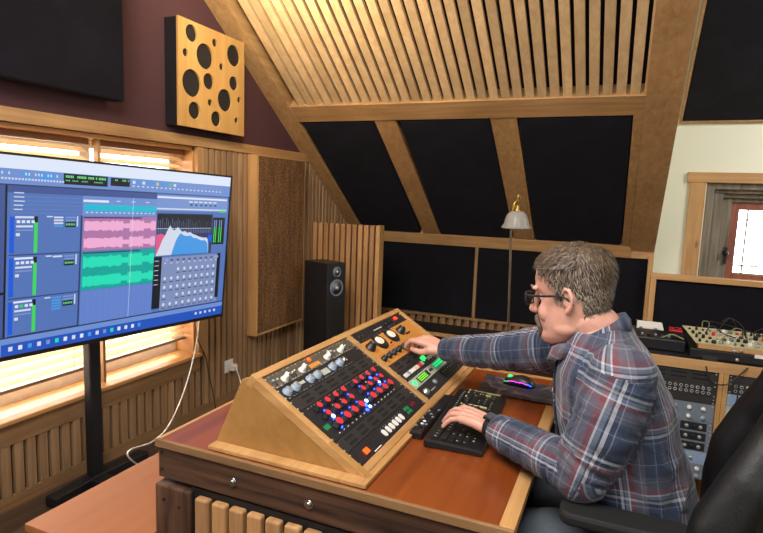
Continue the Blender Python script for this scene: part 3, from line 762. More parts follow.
# mixer plug-in
sq(.516, .436, .466, .700, 'black', 6); sq(.466, .440, .062, .712, 'grey', 6); sq(.078, .436, .052, .690, 'black', 7)
for i in range(6): sq(.51, .455+i*.024, .485, .458+i*.024, 'pale', 7)
for r_ in range(5):
    for c_ in range(9):
        a = .442-c_*.0425; b = .505+r_*.045
        if (r_ == 0 and c_ < 2) or (r_ == 3 and c_ == 1): continue
        pts = [(a+.0085*math.cos(t*PI/4), b+.0085*math.sin(t*PI/4)) for t in range(8)]
        sp_(pts, 'pale', 8); sq(a+.013, b+.016, a-.013, b+.020, 'dark', 8)
for c_ in range(10): sq(.45-c_*.04, .452, .435-c_*.04, .460, 'dark', 8); sq(.45-c_*.04, .468, .44-c_*.04, .474, 'pale', 8)
sq(.448, .448, .425, .462, 'lav', 9); sq(.10, .448, .07, .462, 'lav', 9)
# bottom bars
sq(L0, .716, R0, .722, 'dark', 5); sq(L0, .722, R0, .745, 'bar', 5); sq(L0, .745, R0, TH-.018, 'task', 6); sq(L0, .745, 1.23, TH-.018, 'pale', 7)
for i in range(17):
    a = 1.20-i*.038; sq(a, .757, a-.016, .775, ['pale','white','sky','pale','mid','teall','white'][i % 7], 7)
for i in range(5): sq(.22-i*.035, .757, .205-i*.035, .770, 'pale', 7)
m.build('screen', 'scr_base', tele)
# stand
bx, by = -2.272, 1.862
q = tp(TW/2, TH*.55, -.066)
m = MB(); m.box(bx-.025, bx+.025, by-.022, by+.04, .03, 1.25); m.build('stand_pole', 'black_metal', tele, bevel=.008)
m = MB(); tbox(m, TW/2-.22, TW/2+.22, .32, .36, -.082, -.066); tbox(m, TW/2-.22, TW/2+.22, .48, .52, -.082, -.066); tbox(m, TW/2-.2, TW/2-.16, .2, .62, -.092, -.082); tbox(m, TW/2+.16, TW/2+.2, .2, .62, -.092, -.082)
m.build('mount_bracket', 'black_metal', tele)
m = MB()
for dy, ln in ((-1, .24), (1, .30)):
    m.hexa([Vector((bx-.03, by, .005)), Vector((bx+.03, by, .005)), Vector((bx+.05, by+dy*ln, .005)), Vector((bx-.02, by+dy*ln, .005))],
           [Vector((bx-.03, by, .055)), Vector((bx+.03, by, .055)), Vector((bx+.05, by+dy*ln, .055)), Vector((bx-.02, by+dy*ln, .055))])
m.box(bx-.03, bx+.24, by-.04, by+.04, .005, .05); m.build('stand_base', 'black_metal', tele, bevel=.006)

# ================================================================ DESK
DX0, DX1, DY0, DY1, DZ = -1.16, -0.16, 1.15, 2.29, 0.75
dk = empty('desk', (-.66, 1.7, 0)); tag(dk, 'wooden studio desk with reddish polished top and dark front beam', 'desk')
MB().box(DX0+.012, DX1-.035, DY0+.012, DY1-.03, DZ-.028, DZ-.001).build('desktop', 'desk_top', dk)
m = MB().box(DX0, DX1, DY0, DY0+.012, DZ-.022, DZ); m.build('front_edging', 'brown_x', dk, bevel=.002)
MB().box(DX1-.035, DX1, DY0+.012, DY1, DZ-.024, DZ).build('side_edging', 'pine_y', dk, bevel=.002)
MB().box(DX0, DX0+.012, DY0+.012, DY1, DZ-.024, DZ).build('side_edging', 'oak_y', dk, bevel=.002)
MB().box(DX0+.012, DX1-.035, DY1-.03, DY1, DZ-.024, DZ).build('back_edging', 'pine_x', dk, bevel=.002)
MB().box(DX0+.005, DX1-.005, DY0+.008, DY0+.045, .637, DZ-.025).build('front_beam', 'dark_x', dk, bevel=.003)
MB().box(DX0+.005, DX0+.04, DY0+.045, DY1-.02, .637, DZ-.025).build('side_beam', 'dark_y', dk, bevel=.003)
MB().box(DX0+.005, DX1-.005, DY1-.05, DY1-.015, .637, DZ-.025).build('back_beam', 'dark_x', dk, bevel=.003)
for (a, b, c, d) in ((DX0+.001, DX0+.125, DY0-.004, DY0+.09), (DX0-.002, DX0+.10, DY1-.12, DY1-.02), (DX1-.115, DX1-.015, DY1-.12, DY1-.02), (DX1-.105, DX1-.005, DY0-.01, DY0+.09)):
    MB().box(a, b, c, d, 0.0, .622 if c < DY0 else .636).build('leg', 'dark_z', dk, bevel=.006)
m = MB(); x = DX0+.148
while x < DX1-.14:
    m.box(x, x+.045, DY0-.010, DY0+.014, .02, .615); x += .057
m.build('front_slats', 'desk_slat', dk, bevel=.006)
m = MB().box(DX0+.12, DX1-.1, DY0+.015, DY0+.03, .02, .63); m.build('front_backing', 'black_paint', dk)
MB().box(DX0+.01, DX0+.03, DY0+.09, DY1-.12, .05, .636).build('side_panel', 'dark_z', dk)
for (u, v) in ((233,481.6),(309,504)):
    p = at(u, v, 'y', DY0+.008)
    m = MB(); m.cyl(p, p+Vector((0,-.004,0)), .0125, n=20); m.cyl(p+Vector((0,-.003,0)), p+Vector((0,-.009,0)), .008, n=6); m.build('bolt', 'chrome', dk)
p0 = at(162, 452, 'y', DY0+.008)
for p in (p0, p0+Vector((0,0,-.05)), Vector((DX0+.035, DY0-.004, .58)), Vector((DX0+.09, DY0-.004, .57))):
    MB().cyl(p, p+Vector((0,-.002,0)), .005, n=10).build('screw', 'black_metal', dk)
# orange bench beside the desk
bn = empty('bench', (-1.37, 1.5, 0)); tag(bn, 'low bench with flat orange-tan top between desk and television', 'bench')
MB().box(-1.555, -1.185, 1.035, 2.1, .425, .45).build('bench_top', 'bench_top', bn, bevel=.002)
for a in (-1.53, -1.22):
    for b in (1.07, 2.05): MB().box(a-.02, a+.02, b-.02, b+.02, 0, .424).build('leg', 'dark_z', bn)
MB().box(-1.53, -1.205, 1.06, 1.075, .33, .424).build('apron', 'dark_x', bn); MB().box(-1.545, -1.53, 1.06, 2.06, .33, .424).build('apron', 'dark_y', bn)

# ================================================================ SLOPING CONSOLE
P0 = Vector((-.87, 1.21, .962)); P1 = Vector((-.54, 1.21, .762)); fd = (P1-P0).normalized(); FL = (P1-P0).length
U = Vector((0,1,0)); V = -fd; W = U.cross(V)
CR = Matrix((U, V, W)).transposed()
def fp(y, t, w=0): return Vector((P0.x, y, P0.z)) + fd*t + W*w
def fbox(mb, y0, y1, t0, t1, w0, w1, m=None):
    return mb.hexa([fp(y0,t0,w0), fp(y1,t0,w0), fp(y1,t1,w0), fp(y0,t1,w0)], [fp(y0,t0,w1), fp(y1,t0,w1), fp(y1,t1,w1), fp(y0,t1,w1)], m)
CY0, CY1 = 1.20, 2.245
cs = empty('rack_console', (-.72, 1.72, DZ)); tag(cs, 'wedge-shaped wooden rack console with two sloping bays on the desk', 'rack console')
MB().box(-.985, -.515, 1.165, 2.27, DZ+.0005, DZ+.012).build('base_board', 'pine_y', cs, bevel=.002)
for yy_ in (CY0, CY1-.02):
    m = MB(); m.prism([(-.985, DZ+.0125), (-.52, DZ+.0125), (-.528, .765), (P0.x+.0, P0.z), (-.900, P0.z-.012)], yy_, yy_+.02, lambda a, b, c: Vector((a, c, b)))
    m.build('side_panel', 'ply', cs, bevel=.0015)
ft = .021
m = MB(); fbox(m, CY0-.0015, CY1+.0015, -.004, ft-.004, -.03, .006); m.build('top_rail', 'pine_y', cs, bevel=.002)
m = MB(); fbox(m, CY0-.0015, CY1+.0015, FL-.016, FL+.005, -.02, .006); m.build('bottom_rail', 'pine_y', cs, bevel=.002)
for a, b in ((CY0-.001, CY0+.021), (1.727, 1.752), (CY1-.021, CY1+.001)):
    m = MB(); fbox(m, a, b, ft-.004, FL-.016, -.02, .006); m.build('side_rail' if a != 1.727 else 'centre_rail', 'pine_x', cs, bevel=.002)
m = MB(); m.prism([(-.975, DZ+.0125), (-.965, DZ+.0125), (-.878, P0.z-.012), (-.888, P0.z-.012)], CY0+.021, CY1-.021, lambda a, b, c: Vector((a, c, b))); m.build('back_panel', 'ply', cs)

def unit(name, label, cat, y0, y1, t0, t1, mat, group=None, depth=.045):
    e = empty(name, fp((y0+y1)/2, (t0+t1)/2, -.002), CR); tag(e, label, cat, group)
    m = MB(); fbox(m, y0+.0008, y1-.0008, t0+.0006, t1-.0006, -.003, 0); m.build('faceplate', mat, e, bevel=.0006)
    dd = min(depth, .4*(FL-t1)-.001)
    m = MB(); fbox(m, y0+.012, y1-.012, t0+.003, t1-.003, -.003-max(dd,.0045), -.0032); m.build('chassis', 'black_metal', e)
    return e
def knob(e, y, t, r, h, mat, cap=None, name='knob', line='white_plastic', ang=0.0, taper=.85):
    m = MB(); m.lathe(fp(y,t,0), W, [(r*1.08,0.0002),(r*1.08,h*.18),(r*.95,h*.24),(r*taper,h*.92),(r*taper*.86,h)], 18)
    k = m.build(name, mat, e)
    if cap:
        MB().cyl(fp(y,t,h), fp(y,t,h+.0012), r*taper*.86, n=16).build('knob_cap', cap, k)
    elif line:
        d = fd*(-math.cos(ang)) + U*math.sin(ang); s_ = W.cross(d)
        c = fp(y,t,h+.0002)
        MB().hexa([c-s_*.0007, c+s_*.0007, c+s_*.0007+d*r*.7, c-s_*.0007+d*r*.7], [c-s_*.0007+W*.0006, c+s_*.0007+W*.0006, c+s_*.0007+d*r*.7+W*.0006, c-s_*.0007+d*r*.7+W*.0006]).build('pointer', line, k)
    return k
def led(e, y, t, r, mat, name='indicator_light', h=.003):
    return MB().lathe(fp(y,t,0), W, [(r,0.0002),(r,h*.5),(r*.5,h)], 10).build(name, mat, e)
def fpart(e, name, mat, y0, y1, t0, t1, w0, w1, bevel=0.0, parent=None):
    m = MB(); fbox(m, y0, y1, t0, t1, w0, w1); return m.build(name, mat, parent or e, bevel=bevel)
LB0, LB1, RB0, RB1 = 1.2215, 1.7265, 1.7525, 2.2235
T0 = .0175; UH = .0427
def screws(e, y0, y1, t0, t1):
    for a in (y0+.009, y1-.009):
        for b in (t0+.009, t1-.009): led(e, a, b, .003, 'silver', 'rack_screw', .0015)
rk = random.Random(5)
def legends(e, y0, y1, t, n, mat='silver_paint', name='legend'):
    m = MB()
    for i in range(n):
        a = y0+(y1-y0)*(i+.2+.4*rk.random())/n; fbox(m, a, a+.003+.006*rk.random(), t, t+.0016, .0, .0003)
    m.build(name, mat, e)
# --- left bay, six units from the top
t0, t1 = T0, T0+.048
e = unit('preamp', 'weathered grey rack unit with four cream knobs, topmost in the left bay', 'audio unit', LB0, LB1, t0, t1, 'panel_vintage')
for y in (1.289, 1.381, 1.531, 1.622):
    k = knob(e, y, .052, .0112, .018, 'cream_knob', line=None, taper=.62)
    m = MB(); c = fp(y, .052, .012); d = (U*.5-fd*.6).normalized(); s2 = W.cross(d)
    m.hexa([c-s2*.003-d*.010, c+s2*.003-d*.010, c+s2*.003+d*.012, c-s2*.003+d*.012], [p+W*.010 for p in (c-s2*.002-d*.009, c+s2*.002-d*.009, c+s2*.002+d*.010, c-s2*.002+d*.010)]); m.build('pointer', 'white_plastic', k)
for y in (1.245, 1.262, 1.32, 1.335, 1.35, 1.412, 1.56, 1.575, 1.59, 1.648, 1.665): led(e, y, .034+.012*rk.random(), .0042, 'silver', 'switch', .009)
for y in (1.25, 1.33, 1.346, 1.56, 1.58, 1.655, 1.69): led(e, y, .055, .004, 'black_plastic', 'socket', .002)
led(e, 1.452, .030, .008, 'led_orange', 'signal_lamp', .007)
fpart(e, 'name_plate', 'panel_orange', 1.425, 1.485, .046, .060, .0002, .001)
legends(e, 1.235, 1.70, .062, 26, 'cream_knob'); legends(e, 1.235, 1.70, .022, 20, 'cream_knob'); screws(e, LB0, LB1, t0, t1)
t0, t1 = t1, t1+.047
e = unit('equaliser', 'black rack unit with a row of pale blue-grey knobs in the left bay', 'audio unit', LB0, LB1, t0, t1, 'panel_metal')
for i, y in enumerate((1.253, 1.295, 1.373, 1.414, 1.507, 1.555)):
    k = knob(e, y, .090, .0138, .016, 'blue_knob', line=None, taper=.80)
    m = MB(); m.cyl(fp(y,.090,.0160), fp(y,.090,.0172), .007, n=14); m.build('knob_cap', 'silver', k)
led(e, 1.596, .087, .012, 'chrome', 'level_dial', .01)
for (a, b) in ((1.322,1.350),(1.443,1.486)): fpart(e, 'badge', 'silver_paint', a, b, .080, .090 if a < 1.4 else .100, .0002, .001)
legends(e, 1.235, 1.62, .107, 22); screws(e, LB0, LB1, t0, t1)
def vent(label, y0, y1, t0, t1, ys, ts, grp='slotted vent panels in the console'):
    e = unit('vent_unit', label, 'vent panel', y0, y1, t0, t1, 'panel_vent', grp)
    for y in ys:
        for t in ts: fpart(e, 'vent_slot', 'slot_black', y-.021, y+.021, t-.0042, t+.0042, .0001, .0006)
    screws(e, y0, y1, t0, t1); return e
t0, t1 = t1, t1+.043
VY = (1.288, 1.360, 1.430, 1.502, 1.573, 1.645)
vent('black slotted vent panel between the pale knobs and the red knobs', LB0, LB1, t0, t1, [y+.012 for y in VY], (t0+.013, t0+.030))
t0, t1 = t1, .277
e = unit('summing_mixer', 'black rack unit with many red-capped knobs and glowing blue lights', 'audio unit', LB0, LB1, t0, t1, 'panel_metal')
for t, ys, r in ((.176, (1.284,1.329,1.376,1.425,1.503,1.547,1.592,1.638), .0100), (.208, (1.284,1.335,1.376,1.423,1.505,1.553,1.598,1.64), .0100), (.244, (1.289,1.337,1.383,1.428,1.511,1.558,1.602,1.647), .0125)):
    for y in ys: knob(e, y, t, r*1.12, .019, 'black_plastic', 'red_cap', taper=.98)
for t in (.192, .227):
    for i, y in enumerate((1.305, 1.352, 1.400, 1.448, 1.528, 1.575, 1.62, 1.66)):
        led(e, y, t, .0035, 'led_blue' if i in (0, 3, 4, 7) or t > .2 else 'silver', 'indicator_light', .003)
for y, t, mt in ((1.314,.218,'led_white_blue'), (1.489,.240,'led_white_blue'), (1.478,.262,'led_white_blue'), (1.633,.214,'led_white_blue'), (1.30,.235,'led_blue'), (1.30,.254,'led_blue'), (1.468,.250,'led_blue'), (1.452,.264,'led_blue'), (1.625,.228,'led_blue'), (1.615,.186,'led_blue')):
    led(e, y, t, .0060, mt, 'blue_button', .004)
for i in range(16): led(e, 1.27+i*.0255, .267, .0028, 'silver', 'toggle', .006)
fpart(e, 'name_plate', 'green_button', 1.245, 1.270, .225, .240, .0002, .0008)
legends(e, 1.25, 1.70, .160, 26); screws(e, LB0, LB1, t0, t1)
t0, t1 = t1, .319
vent('black slotted vent panel just below the red knobs', LB0, LB1, t0, t1, VY, (t0+.013, t0+.030))
t0, t1 = t1, FL-.0165
e = unit('monitor_controller', 'black rack unit with white oval buttons and an orange switch, lowest in the left bay', 'audio unit', LB0, LB1, t0, t1, 'panel_metal')
for y in (1.417, 1.445, 1.471, 1.497, 1.523, 1.549):
    m = MB(); m.prism(roundrect(.017, .024, .0082), 0, .004, lambda a, b, c: fp(y, .347, 0)+U*a+fd*b+W*c); m.build('button', 'white_plastic', e, bevel=.001)
fpart(e, 'power_switch', 'led_orange', 1.281, 1.302, .340, .356, .0002, .005, .001)
fpart(e, 'name_strip', 'white_plastic', 1.318, 1.362, .363, .366, .0001, .0005)
for y, t in ((1.600,.338),(1.618,.338),(1.600,.352),(1.618,.352)): fpart(e, 'button', 'green_button', y-.007, y+.007, t-.0055, t+.0055, .0002, .004, .001)
for y in (1.650, 1.669): fpart(e, 'button', 'dark_red_button', y-.007, y+.007, .334, .346, .0002, .004, .001)
legends(e, 1.41, 1.58, .330, 9); screws(e, LB0, LB1, t0, t1)
# --- right bay
t0, t1 = T0, .064
e = unit('power_conditioner', 'black rack unit with a small red light, topmost in the right bay', 'audio unit', RB0, RB1, t0, t1, 'panel_metal')
fpart(e, 'power_switch', 'led_red', 2.135, 2.162, .028, .041, .0002, .004, .001)
fpart(e, 'legend', 'silver_paint', 1.92, 1.995, .038, .043, .0001, .0004)
for y in (1.80, 1.828): led(e, y, .040, .010, 'black_plastic', 'socket', .004)
for y in (2.03, 2.07, 2.10): led(e, y, .040, .006, 'black_plastic', 'knob', .010)
legends(e, 1.78, 2.1, .056, 12); screws(e, RB0, RB1, t0, t1)
t0, t1 = t1, .190
e = unit('compressor', 'orange rack unit with two round meters and black knobs under the man\'s hand', 'audio unit', RB0, RB1, t0, t1, 'panel_orange')
for y in (1.782, 2.072):
    knob(e, y, .097, .0185, .024, 'black_plastic', taper=.8, ang=.7)
for y in (1.872, 1.985):
    m = MB(); m.lathe(fp(y,.094,0), W, [(.036,.0002),(.036,.007),(.031,.009),(.030,.006),(.0,.006)], 30, cap=False)
    mt = m.build('meter_housing', 'black_plastic', e)
    MB().prism([(.026*math.cos(a_*PI/12), .018*math.sin(a_*PI/12)) for a_ in range(24)], .0061, .0066, lambda a, b, c: fp(y,.090,0)+U*a+fd*b+W*c).build('meter_face', 'meter_face', mt)
    MB().hexa([fp(y-.0006,.106,.0067), fp(y+.0006,.106,.0067), fp(y+.013,.078,.0067), fp(y+.012,.078,.0067)], [fp(y-.0006,.106,.0073), fp(y+.0006,.106,.0073), fp(y+.013,.078,.0073), fp(y+.012,.078,.0073)]).build('meter_needle', 'black_plastic', mt)
for y in (1.782, 1.828, 1.872, 1.918, 1.964, 2.010):
    knob(e, y, .160, .0115, .020, 'black_plastic', taper=.78, ang=-.6)
for y in (1.93, 2.10, 2.12): led(e, y, .12, .004, 'black_plastic', 'switch', .008)
fpart(e, 'logo_strip', 'red_cap', 1.905, 1.945, .128, .132, .0001, .0004)
legends(e, 1.77, 2.15, .140, 18, 'black_plastic'); legends(e, 1.78, 2.15, .072, 10, 'red_cap'); screws(e, RB0, RB1, t0, t1)
t0, t1 = t1, .232
e = vent('black slotted vent panel below the orange unit', RB0, RB1, t0, t1, [1.82+i*.072 for i in range(6)], (t0+.012, t0+.029))
t0, t1 = t1, .276
e = unit('channel_strip', 'black rack unit with small white, red and green buttons below the orange unit', 'audio unit', RB0, RB1, t0, t1, 'panel_metal')
for i, y in enumerate([1.785+.0175*k for k in range(11)]):
    fpart(e, 'button', ['white_plastic','white_plastic','blue_knob','white_plastic','white_plastic','white_plastic','yellow_button_glint','cream_knob','red_cap','red_cap','white_plastic'][i], y-.0055, y+.0055, .247, .263, .0002, .006, .001)
knob(e, 1.995, .243, .011, .012, 'led_green', line=None)
for y in (2.03, 2.06, 2.09, 2.13, 2.17): knob(e, y, .254, .008, .012, 'silver', line=None)
legends(e, 1.78, 2.18, .270, 20); screws(e, RB0, RB1, t0, t1)
t0, t1 = t1, .315
e = unit('digital_processor', 'silver rack unit with green-lit displays in the right bay', 'audio unit', RB0, RB1, t0, t1, 'silver_paint')
d = fpart(e, 'display', 'slot_black', 1.825, 1.935, .284, .308, .0002, .002)
for t in (.289, .296, .303):
    m = MB(); 
    for i in range(13): fbox(m, 1.832+i*.0062, 1.8365+i*.0062, t-.0022, t+.0022, .0021, .0026)
    m.build('bar_graph', 'led_lime', d)
led(e, 1.792, .295, .012, 'led_green', 'signal_lamp', .005)
d = fpart(e, 'display', 'led_teal', 2.005, 2.105, .281, .306, .0002, .002)
m = MB()
for i in range(9):
    for t in (.287, .297): fbox(m, 2.010+i*.0105, 2.0155+i*.0105, t-.0025, t+.0025, .0021, .0026)
m.build('readout', 'led_green', d)
for y in (1.955, 1.972): led(e, y, .295, .006, 'black_plastic', 'knob', .006)
for y in (2.13, 2.16, 2.19): led(e, y, .295, .008, 'silver', 'knob', .01)
screws(e, RB0, RB1, t0, t1)
t0, t1 = t1, FL-.0165
e = unit('reverb_unit', 'dark rack unit with one silver knob, lowest in the right bay', 'audio unit', RB0, RB1, t0, t1, 'panel_vent')
knob(e, 1.793, .343, .012, .012, 'silver', line=None); knob(e, 1.905, .338, .010, .008, 'panel_grey', line=None)
d = fpart(e, 'display', 'slot_black', 2.00, 2.16, .324, .356, .0002, .003)
for i in range(5): led(d, 2.02+i*.028, .332, .0026, 'white_plastic', 'indicator_light', .004)
fpart(e, 'name_strip', 'silver_paint', 1.83, 1.875, .350, .353, .0001, .0004)
screws(e, RB0, RB1, t0, t1)

# ================================================================ KEYBOARD, MOUSE ...
K0 = Vector((-.469,1.453,.751)); K1 = Vector((-.495,1.924,.751)); K2 = Vector((-.32,1.419,.751))
ku = (K1-K0).normalized(); kw = Vector((0,0,1)); kv = ku.cross(kw); kv = kv if kv.dot(K2-K0) > 0 else -kv
def kp(a, b, w): return K0 + ku*a + kv*b + kw*(w - (b/.165)*.006*(w > .004))
def kbox(mb, a0, a1, b0, b1, w0, w1, m=None):
    return mb.hexa([kp(a0,b0,w0), kp(a1,b0,w0), kp(a1,b1,w0), kp(a0,b1,w0)], [kp(a0,b0,w1), kp(a1,b0,w1), kp(a1,b1,w1), kp(a0,b1,w1)], m)
kb = empty('keyboard', K0+ku*.235+kv*.08); tag(kb, 'black computer keyboard under the man\'s left hand', 'keyboard')
m = MB(); kbox(m, 0, .472, 0, .168, .0006, .022); m.build('body', 'black_plastic', kb, bevel=.004)
rk = random.Random(11); n_ = 0
rows = [(.030, 21), (.054, 21), (.074, 21), (.094, 21), (.114, 21), (.136, 14)]
for ri, (b, n) in enumerate(rows):
    a = .018
    while a < .455:
        w = .0175
        if ri == 5 and abs(a-.11) < .01: w = .105
        elif ri in (2, 3, 4) and a < .02: w = .027
        if .318 < a < .330 or .395 < a < .400: a += .006
        if ri == 3 and .33 < a < .39: a += .0195; continue
        yk = (ri >= 1 and rk.random() < .06) or (abs(a-.375) < .008 and ri < 4) or (a > .437 and ri % 2) or (ri == 0 and rk.random() < .25)
        if n_ < 100:
            m = MB(); kbox(m, a, min(a+w, .458), b-.009, b+.009, .0222, .0262 + .0008*(5-ri)*.5); m.build('key', 'black_plastic', kb, bevel=.001); n_ += 1
        a += w+.002
m = MB(); k = 0
for ri, (b, n) in enumerate(rows):
    for i in range(22):
        a = .0205+i*.0203
        if rk.random() < .6: kbox(m, a+.001, a+.0045, b-.004, b+.001, .0287-.0003*ri, .0290-.0003*ri); k += 1
m.build('key_legends', 'silver_paint', kb)['kind'] = 'stuff'
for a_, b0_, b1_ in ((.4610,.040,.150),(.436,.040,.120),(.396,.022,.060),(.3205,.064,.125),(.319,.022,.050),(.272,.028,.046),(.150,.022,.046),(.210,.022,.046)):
    m = MB(); kbox(m, a_-.0009, a_+.0009, b0_, b1_, .0222, .0273); m.build('key_edge_glint', 'yellow_button_glint', kb)  # thin yellow strips paint the light caught on key edges between columns
# small remote keypad tucked between console and keyboard
a0 = pa = at(412, 432, 'z', .765); pb = at(444, 398, 'z', .765)
kd_ = (pb-pa); kd_.z = 0; kl = kd_.length; kd_.normalize(); ks = Vector((kd_.y, -kd_.x, 0))
rm = empty('remote_control', (pa+pb)/2-Vector((0,0,.0145))); tag(rm, 'small black remote with round buttons wedged between console and keyboard', 'remote control')
def kq(a, b, z): return pa + kd_*a + ks*b + Vector((0,0,z))
def qbox(mb, a0, a1, b0, b1, z0, z1): return mb.hexa([kq(a0,b0,z0), kq(a1,b0,z0), kq(a1,b1,z0), kq(a0,b1,z0)], [kq(a0,b0,z1), kq(a1,b0,z1), kq(a1,b1,z1), kq(a0,b1,z1)])
m = MB(); qbox(m, -.01, kl+.02, -.006, .034, -.0145, .008); m.build('body', 'black_plastic', rm, bevel=.005)
for i in range(8):
    for j in range(3):
        m = MB(); c = kq(.03+i*.021, .001+j*.0125, .0085); m.cyl(c, c+Vector((0,0,.003)), .0048, n=12); m.build('button', 'white_plastic' if (i, j) in ((1,1),(2,1)) else 'panel_grey' if (i+j) % 3 == 0 else 'black_metal', rm)
# mouse mat and mouse
mc = [at(488,374,'z',.752), at(476,391,'z',.752), at(570,408,'z',.752), at(572,388,'z',.752)]
mc = [Vector((-.455,2.20,0)), Vector((-.442,1.985,0)), Vector((-.172,1.965,0)), Vector((-.172,2.17,0))]
mp_ = MB().hexa([Vector((p.x,p.y,.7506)) for p in mc], [Vector((p.x,p.y,.7542)) for p in mc]).build('mouse_mat', 'mousepad', None, bevel=.001)
tag(mp_, 'dark patterned mouse mat on the desk beside the man\'s chest', 'mouse mat')
pm = at(519, 382, 'z', .765)
ms = empty('mouse', Vector((pm.x, pm.y, .755))); tag(ms, 'black computer mouse with rainbow light strip on the dark mat', 'mouse')
dm = Vector((1, -.12, 0)).normalized(); sm_ = Vector((-dm.y, dm.x, 0)); 
rings = []; prof = [(-.058,.004,.012),(-.052,.016,.024),(-.035,.024,.029),(-.010,.034,.030),(.015,.038,.031),(.038,.032,.031),(.054,.020,.024),(.062,.006,.012)]
vs = []; fs = []; nn = 12
for (l, h, hw) in prof:
    for i in range(nn):
        t = PI*i/(nn-1); vs.append(ms.location + dm*l + sm_*hw*math.cos(t) + Vector((0,0,.0005+h*math.sin(t)**.8)))
for j in range(len(prof)-1):
    for i in range(nn-1): fs.append((j*nn+i, j*nn+i+1, (j+1)*nn+i+1, (j+1)*nn+i))
    fs.append((j*nn+nn-1, j*nn, (j+1)*nn, (j+1)*nn+nn-1))
fs.append(tuple(range(nn))); fs.append(tuple((len(prof)-1)*nn+i for i in range(nn-1,-1,-1)))
MB().add(vs, fs, None, True).build('body', 'black_plastic', ms)
def ring_pt(j, i, off=.0012):
    l, h, hw = prof[j]; t = PI*i/(nn-1); d = (sm_*math.cos(t)+Vector((0,0,math.sin(t))))
    return ms.location + dm*l + sm_*hw*math.cos(t) + Vector((0,0,.0005+h*math.sin(t)**.8)) + d*off
cols = ['led_green','led_green','led_magenta','led_magenta','led_magenta','led_blue']
for j in range(1, 7):
    MB().tube([ring_pt(j-1 if j > 1 else j, 9.2 if j < 4 else 9.6), ring_pt(j, 9.4 if j < 4 else 9.8)], .0013, 6).build('light_strip', cols[j-1], ms)
c = ms.location+dm*(-.034)+Vector((0,0,.026)); MB().sphere(c, .007, sc=(1.6,.6,1)).build('scroll_wheel', 'led_green', ms)

# ================================================================ SPEAKER AND SLATTED SCREEN
sl = at(306, 262, 'y', 4.0)
def vrot(a): return Matrix.Rotation(a, 3, 'Z')
# front face looks towards the listening place
fr = Vector((.937, -.349, 0)).normalized(); sd = Vector((fr.y*-1, fr.x, 0)); sd = Vector((-fr.y, fr.x, 0))
near = at(328, 264, 'y', 3.62); near.z = 0; ztop = at(328, 264, 'y', 3.62)[2]
sp0 = empty('loudspeaker', near + sd*.09 - fr*.14); tag(sp0, 'tall black floor-standing loudspeaker in front of the slatted screen', 'loudspeaker')
def sb(a, b, z): return near + sd*a - fr*b + Vector((0,0,z))     # a across the front, b into the depth
def sbx(mb, a0, a1, b0, b1, z0, z1, m=None): return mb.hexa([sb(a0,b0,z0), sb(a1,b0,z0), sb(a1,b1,z0), sb(a0,b1,z0)], [sb(a0,b0,z1), sb(a1,b0,z1), sb(a1,b1,z1), sb(a0,b1,z1)], m)
m = MB(); sbx(m, 0, .18, 0, .27, .03, ztop); m.build('cabinet', 'black_plastic', sp0, bevel=.004)
m = MB(); sbx(m, -.015, .195, -.015, .285, 0.0, .03); m.build('plinth', 'black_metal', sp0, bevel=.003)
for z_, r_ in ((ztop-.065, .034), (ztop-.185, .056)):
    c = sb(.09, 0, z_)
    m = MB(); m.lathe(c, fr, [(r_*1.15,.0005),(r_*1.15,.004),(r_,.005),(r_*.92,.002)], 28, cap=False); d = m.build('driver_surround', 'panel_grey', sp0)
    m = MB(); m.lathe(c, fr, [(r_*.92,.0025),(r_*.5,-.0),(r_*.3,.0012)], 28, cap=True); m.build('driver_cone', 'panel_grey', d)
    m = MB(); m.sphere(c+fr*.004, r_*.28, nu=14, nv=8); m.build('dust_cap', 'silver', d)
# slatted wooden screen leaning behind the loudspeaker
yS = 4.10
A0 = at(313, 223, 'y', yS+.0); A1 = at(380, 225, 'y', yS); zt = (A0.z+A1.z)/2; wS = A1.x-A0.x
A0.x = max(A0.x, WX+.03)
scn = empty('slatted_screen', ((A0.x+A1.x)/2, yS+.04, 0)); tag(scn, 'upright slatted wooden screen standing behind the loudspeaker', 'acoustic screen')
m = MB(); x = A0.x
while x < A1.x-.04:
    m.box(x, x+.036, yS, yS+.025, .02, zt); x += .052
m.build('slats', 'gobo_slat', scn, bevel=.003)
MB().box(A1.x-.034, A1.x, yS-.002, yS+.09, 0, zt+.002).build('side_board', 'pine_z', scn, bevel=.003)
MB().box(A0.x, A1.x-.035, yS+.026, yS+.085, .0, zt-.003).build('core', 'dark_z', scn)
# ================================================================ STANDING LAMP
LY = 2.8
lp = at(516, 220, 'y', LY); pb_ = at(508, 332, 'y', LY); pt = at(511, 232, 'y', LY)
lm = empty('floor_lamp', (pb_.x, LY, 0)); tag(lm, 'slender standing lamp with a frosted glass shade and thin pole', 'lamp')
MB().lathe((pb_.x, LY, 0), (0,0,1), [(.13,0),(.13,.012),(.02,.03),(.008,.04)], 28).build('base', 'pole_metal', lm)
MB().tube([(pb_.x,LY,.03), (pb_.x,LY,.8), (pt.x,LY,1.30), (pt.x+.001,LY,1.385)], .006, 10).build('pole', 'pole_metal', lm)
neck = curve_tube([(pt.x+.001,LY,1.385), (pt.x+.001,LY+.03,1.43), (lp.x+.004,LY+.03,1.46), (lp.x+.004,LY,1.475), (lp.x+.003,LY,1.44)], .0045); neck.build('neck', 'brass', lm)
MB().lathe((lp.x+.003,LY,lp.z+.035), (0,0,1), [(.012,0),(.014,.012),(.008,.022),(.010,.03),(.004,.04)], 16).build('lamp_holder', 'brass', lm)
prof = []
out = [(.014,.038),(.030,.035),(.045,.024),(.054,.006),(.056,-.010),(.064,-.020),(.069,-.028)]
inn = [(.066,-.029),(.061,-.021),(.053,-.010),(.051,.005),(.042,.021),(.028,.031),(.013,.034)]
